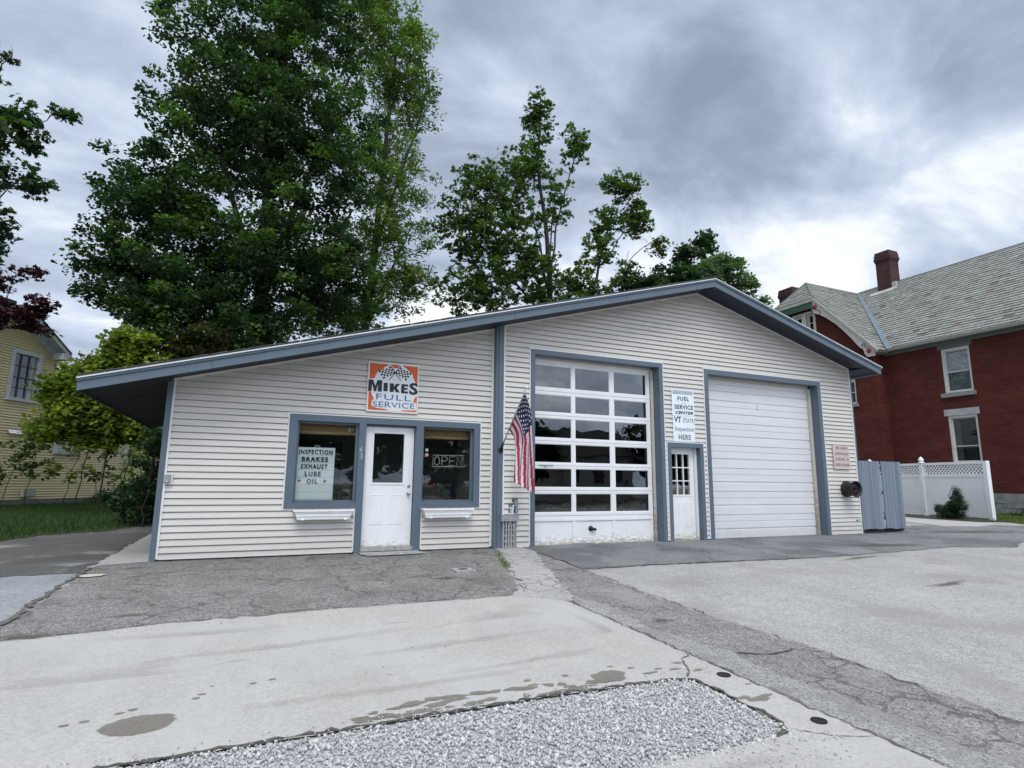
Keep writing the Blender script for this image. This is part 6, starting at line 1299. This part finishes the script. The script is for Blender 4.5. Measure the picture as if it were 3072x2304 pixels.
tree('yew_shrub', (20.75, 1.35, .18), 'small dark pointed evergreen shrub in front of the white fence', ([(20.8, 1.4, .15), (20.8, 1.4, .6), (20.75, 1.35, 1.1)], .03, .006),
     [(20.8, 1.45, .36, .30, .38, .18, 44), (20.75, 1.30, .58, .18, .22, .16, 24), (20.72, 1.15, .75, .12, .14, .26, 18), (20.72, 1.15, 1.04, .05, .05, .14, 6), (20.75, 1.75, .48, .14, .14, .12, 8), (20.7, 1.0, .60, .09, .09, .12, 6)], L_CON, lpc=60, crad=.13, size=.055, dens=2.0, seed=41, shape=NARROW, cat='shrub', twig=.003, flat=.9)
tree('foundation_shrub', (25.2, .6, .18), 'low green shrub at the foot of the brick house by the right edge', ([(25.2, .2, .1), (25.2, .2, .5)], .03, .01), [(25.1, -.2, .45, .5, .8, .3, 40), (25.2, 1.2, .32, .4, .7, .18, 24)], L_DARK, lpc=40, crad=.2, size=.08, seed=42, shape=LEAF5, cat='shrub', twig=.004)
for i, (x, y, z, lb, lm) in enumerate(((12.5, 42, 13.4, 'far tree top just showing over the roof left of the slender maple', L_SPARSE), (16.8, 42, 14.6, 'distant tree crown low behind the slender maple', L_DARK), (-8, 46, 9, 'pale distant tree between the yellow house and the big maple', L_PALE))):
    tree('distant_tree', (x, y, 0), lb, ([(x, y, 0), (x, y, z)], .3, .06), [(x, y, z, 3.2, 2.5, 1.7, 60), (x - 1.5, y, z - 3, 3, 2.5, 2, 60)], lm, lpc=30, crad=.8, size=.42, seed=50 + i, shape=LEAF5, group='distant trees')
# across the street, behind the viewer: seen only as reflections in the glass
for i, (x, y, hh, r) in enumerate(((19, -46, 10, 4.6), (27, -48, 9.5, 4.2), (46, -47, 10, 4.6), (55, -52, 12, 5), (2, -48, 12, 5), (10.5, -46, 11, 5), (-9, -50, 12, 5), (66, -45, 12, 6))):
    lb = 'street tree across the road behind the viewer, number by position only'
    lb = ['round tree across the street left of the pale house', 'round tree across the street beside the pale house', 'tall tree across the street right of the pale house', 'broad tree across the street far right', 'tall broad tree straight across the street', 'small round tree across the street', 'broad tree across the street far left', 'widest tree across the street at the far right end'][i]
    tree('street_tree', (x, y, 0), lb, ([(x, y, -1), (x, y, hh * .8)], .35, .1), [(x, y, hh * .55, r * 1.15, r, hh * .46, 150)], L_DARK, lpc=26, crad=1.2, size=.75, seed=60 + i, shape=LEAF5, group='trees across the street')
OH_ = thing('pale_house', (37, -50, -1), 'pale gabled house across the street seen reflected in the bay door', 'house')
mb = MB(); mb.box(32.5, 41.5, -55, -47, -1.1, 4.2); mb.build('wall', mat('pale_clapboard', (.32, .32, .30)), OH_)
mb = MB(); mb.slab([(31.8, -47.5 + 1, 4.1), (42.2, -46.5, 4.1), (42.2, -51, 7.4), (31.8, -51, 7.4)], (0, 0, .2)); mb.slab([(31.8, -55.5, 4.1), (42.2, -55.5, 4.1), (42.2, -51, 7.4), (31.8, -51, 7.4)], (0, 0, .2)); mb.build('roof', YDK, OH_)
for x in (34, 37, 40):
    mb = MB(); mb.box(x - .5, x + .5, -47.0, -46.95, 1.2, 2.8); mb.build('window', DARK, OH_)
sheet('road', [(-200, -24), (200, -24), (200, -34), (-200, -34)], ASPH, .004, 0)
sheet('far_lawn', [(-200, -36), (200, -36), (200, -200), (-200, -200)], FARG, .004, 0)
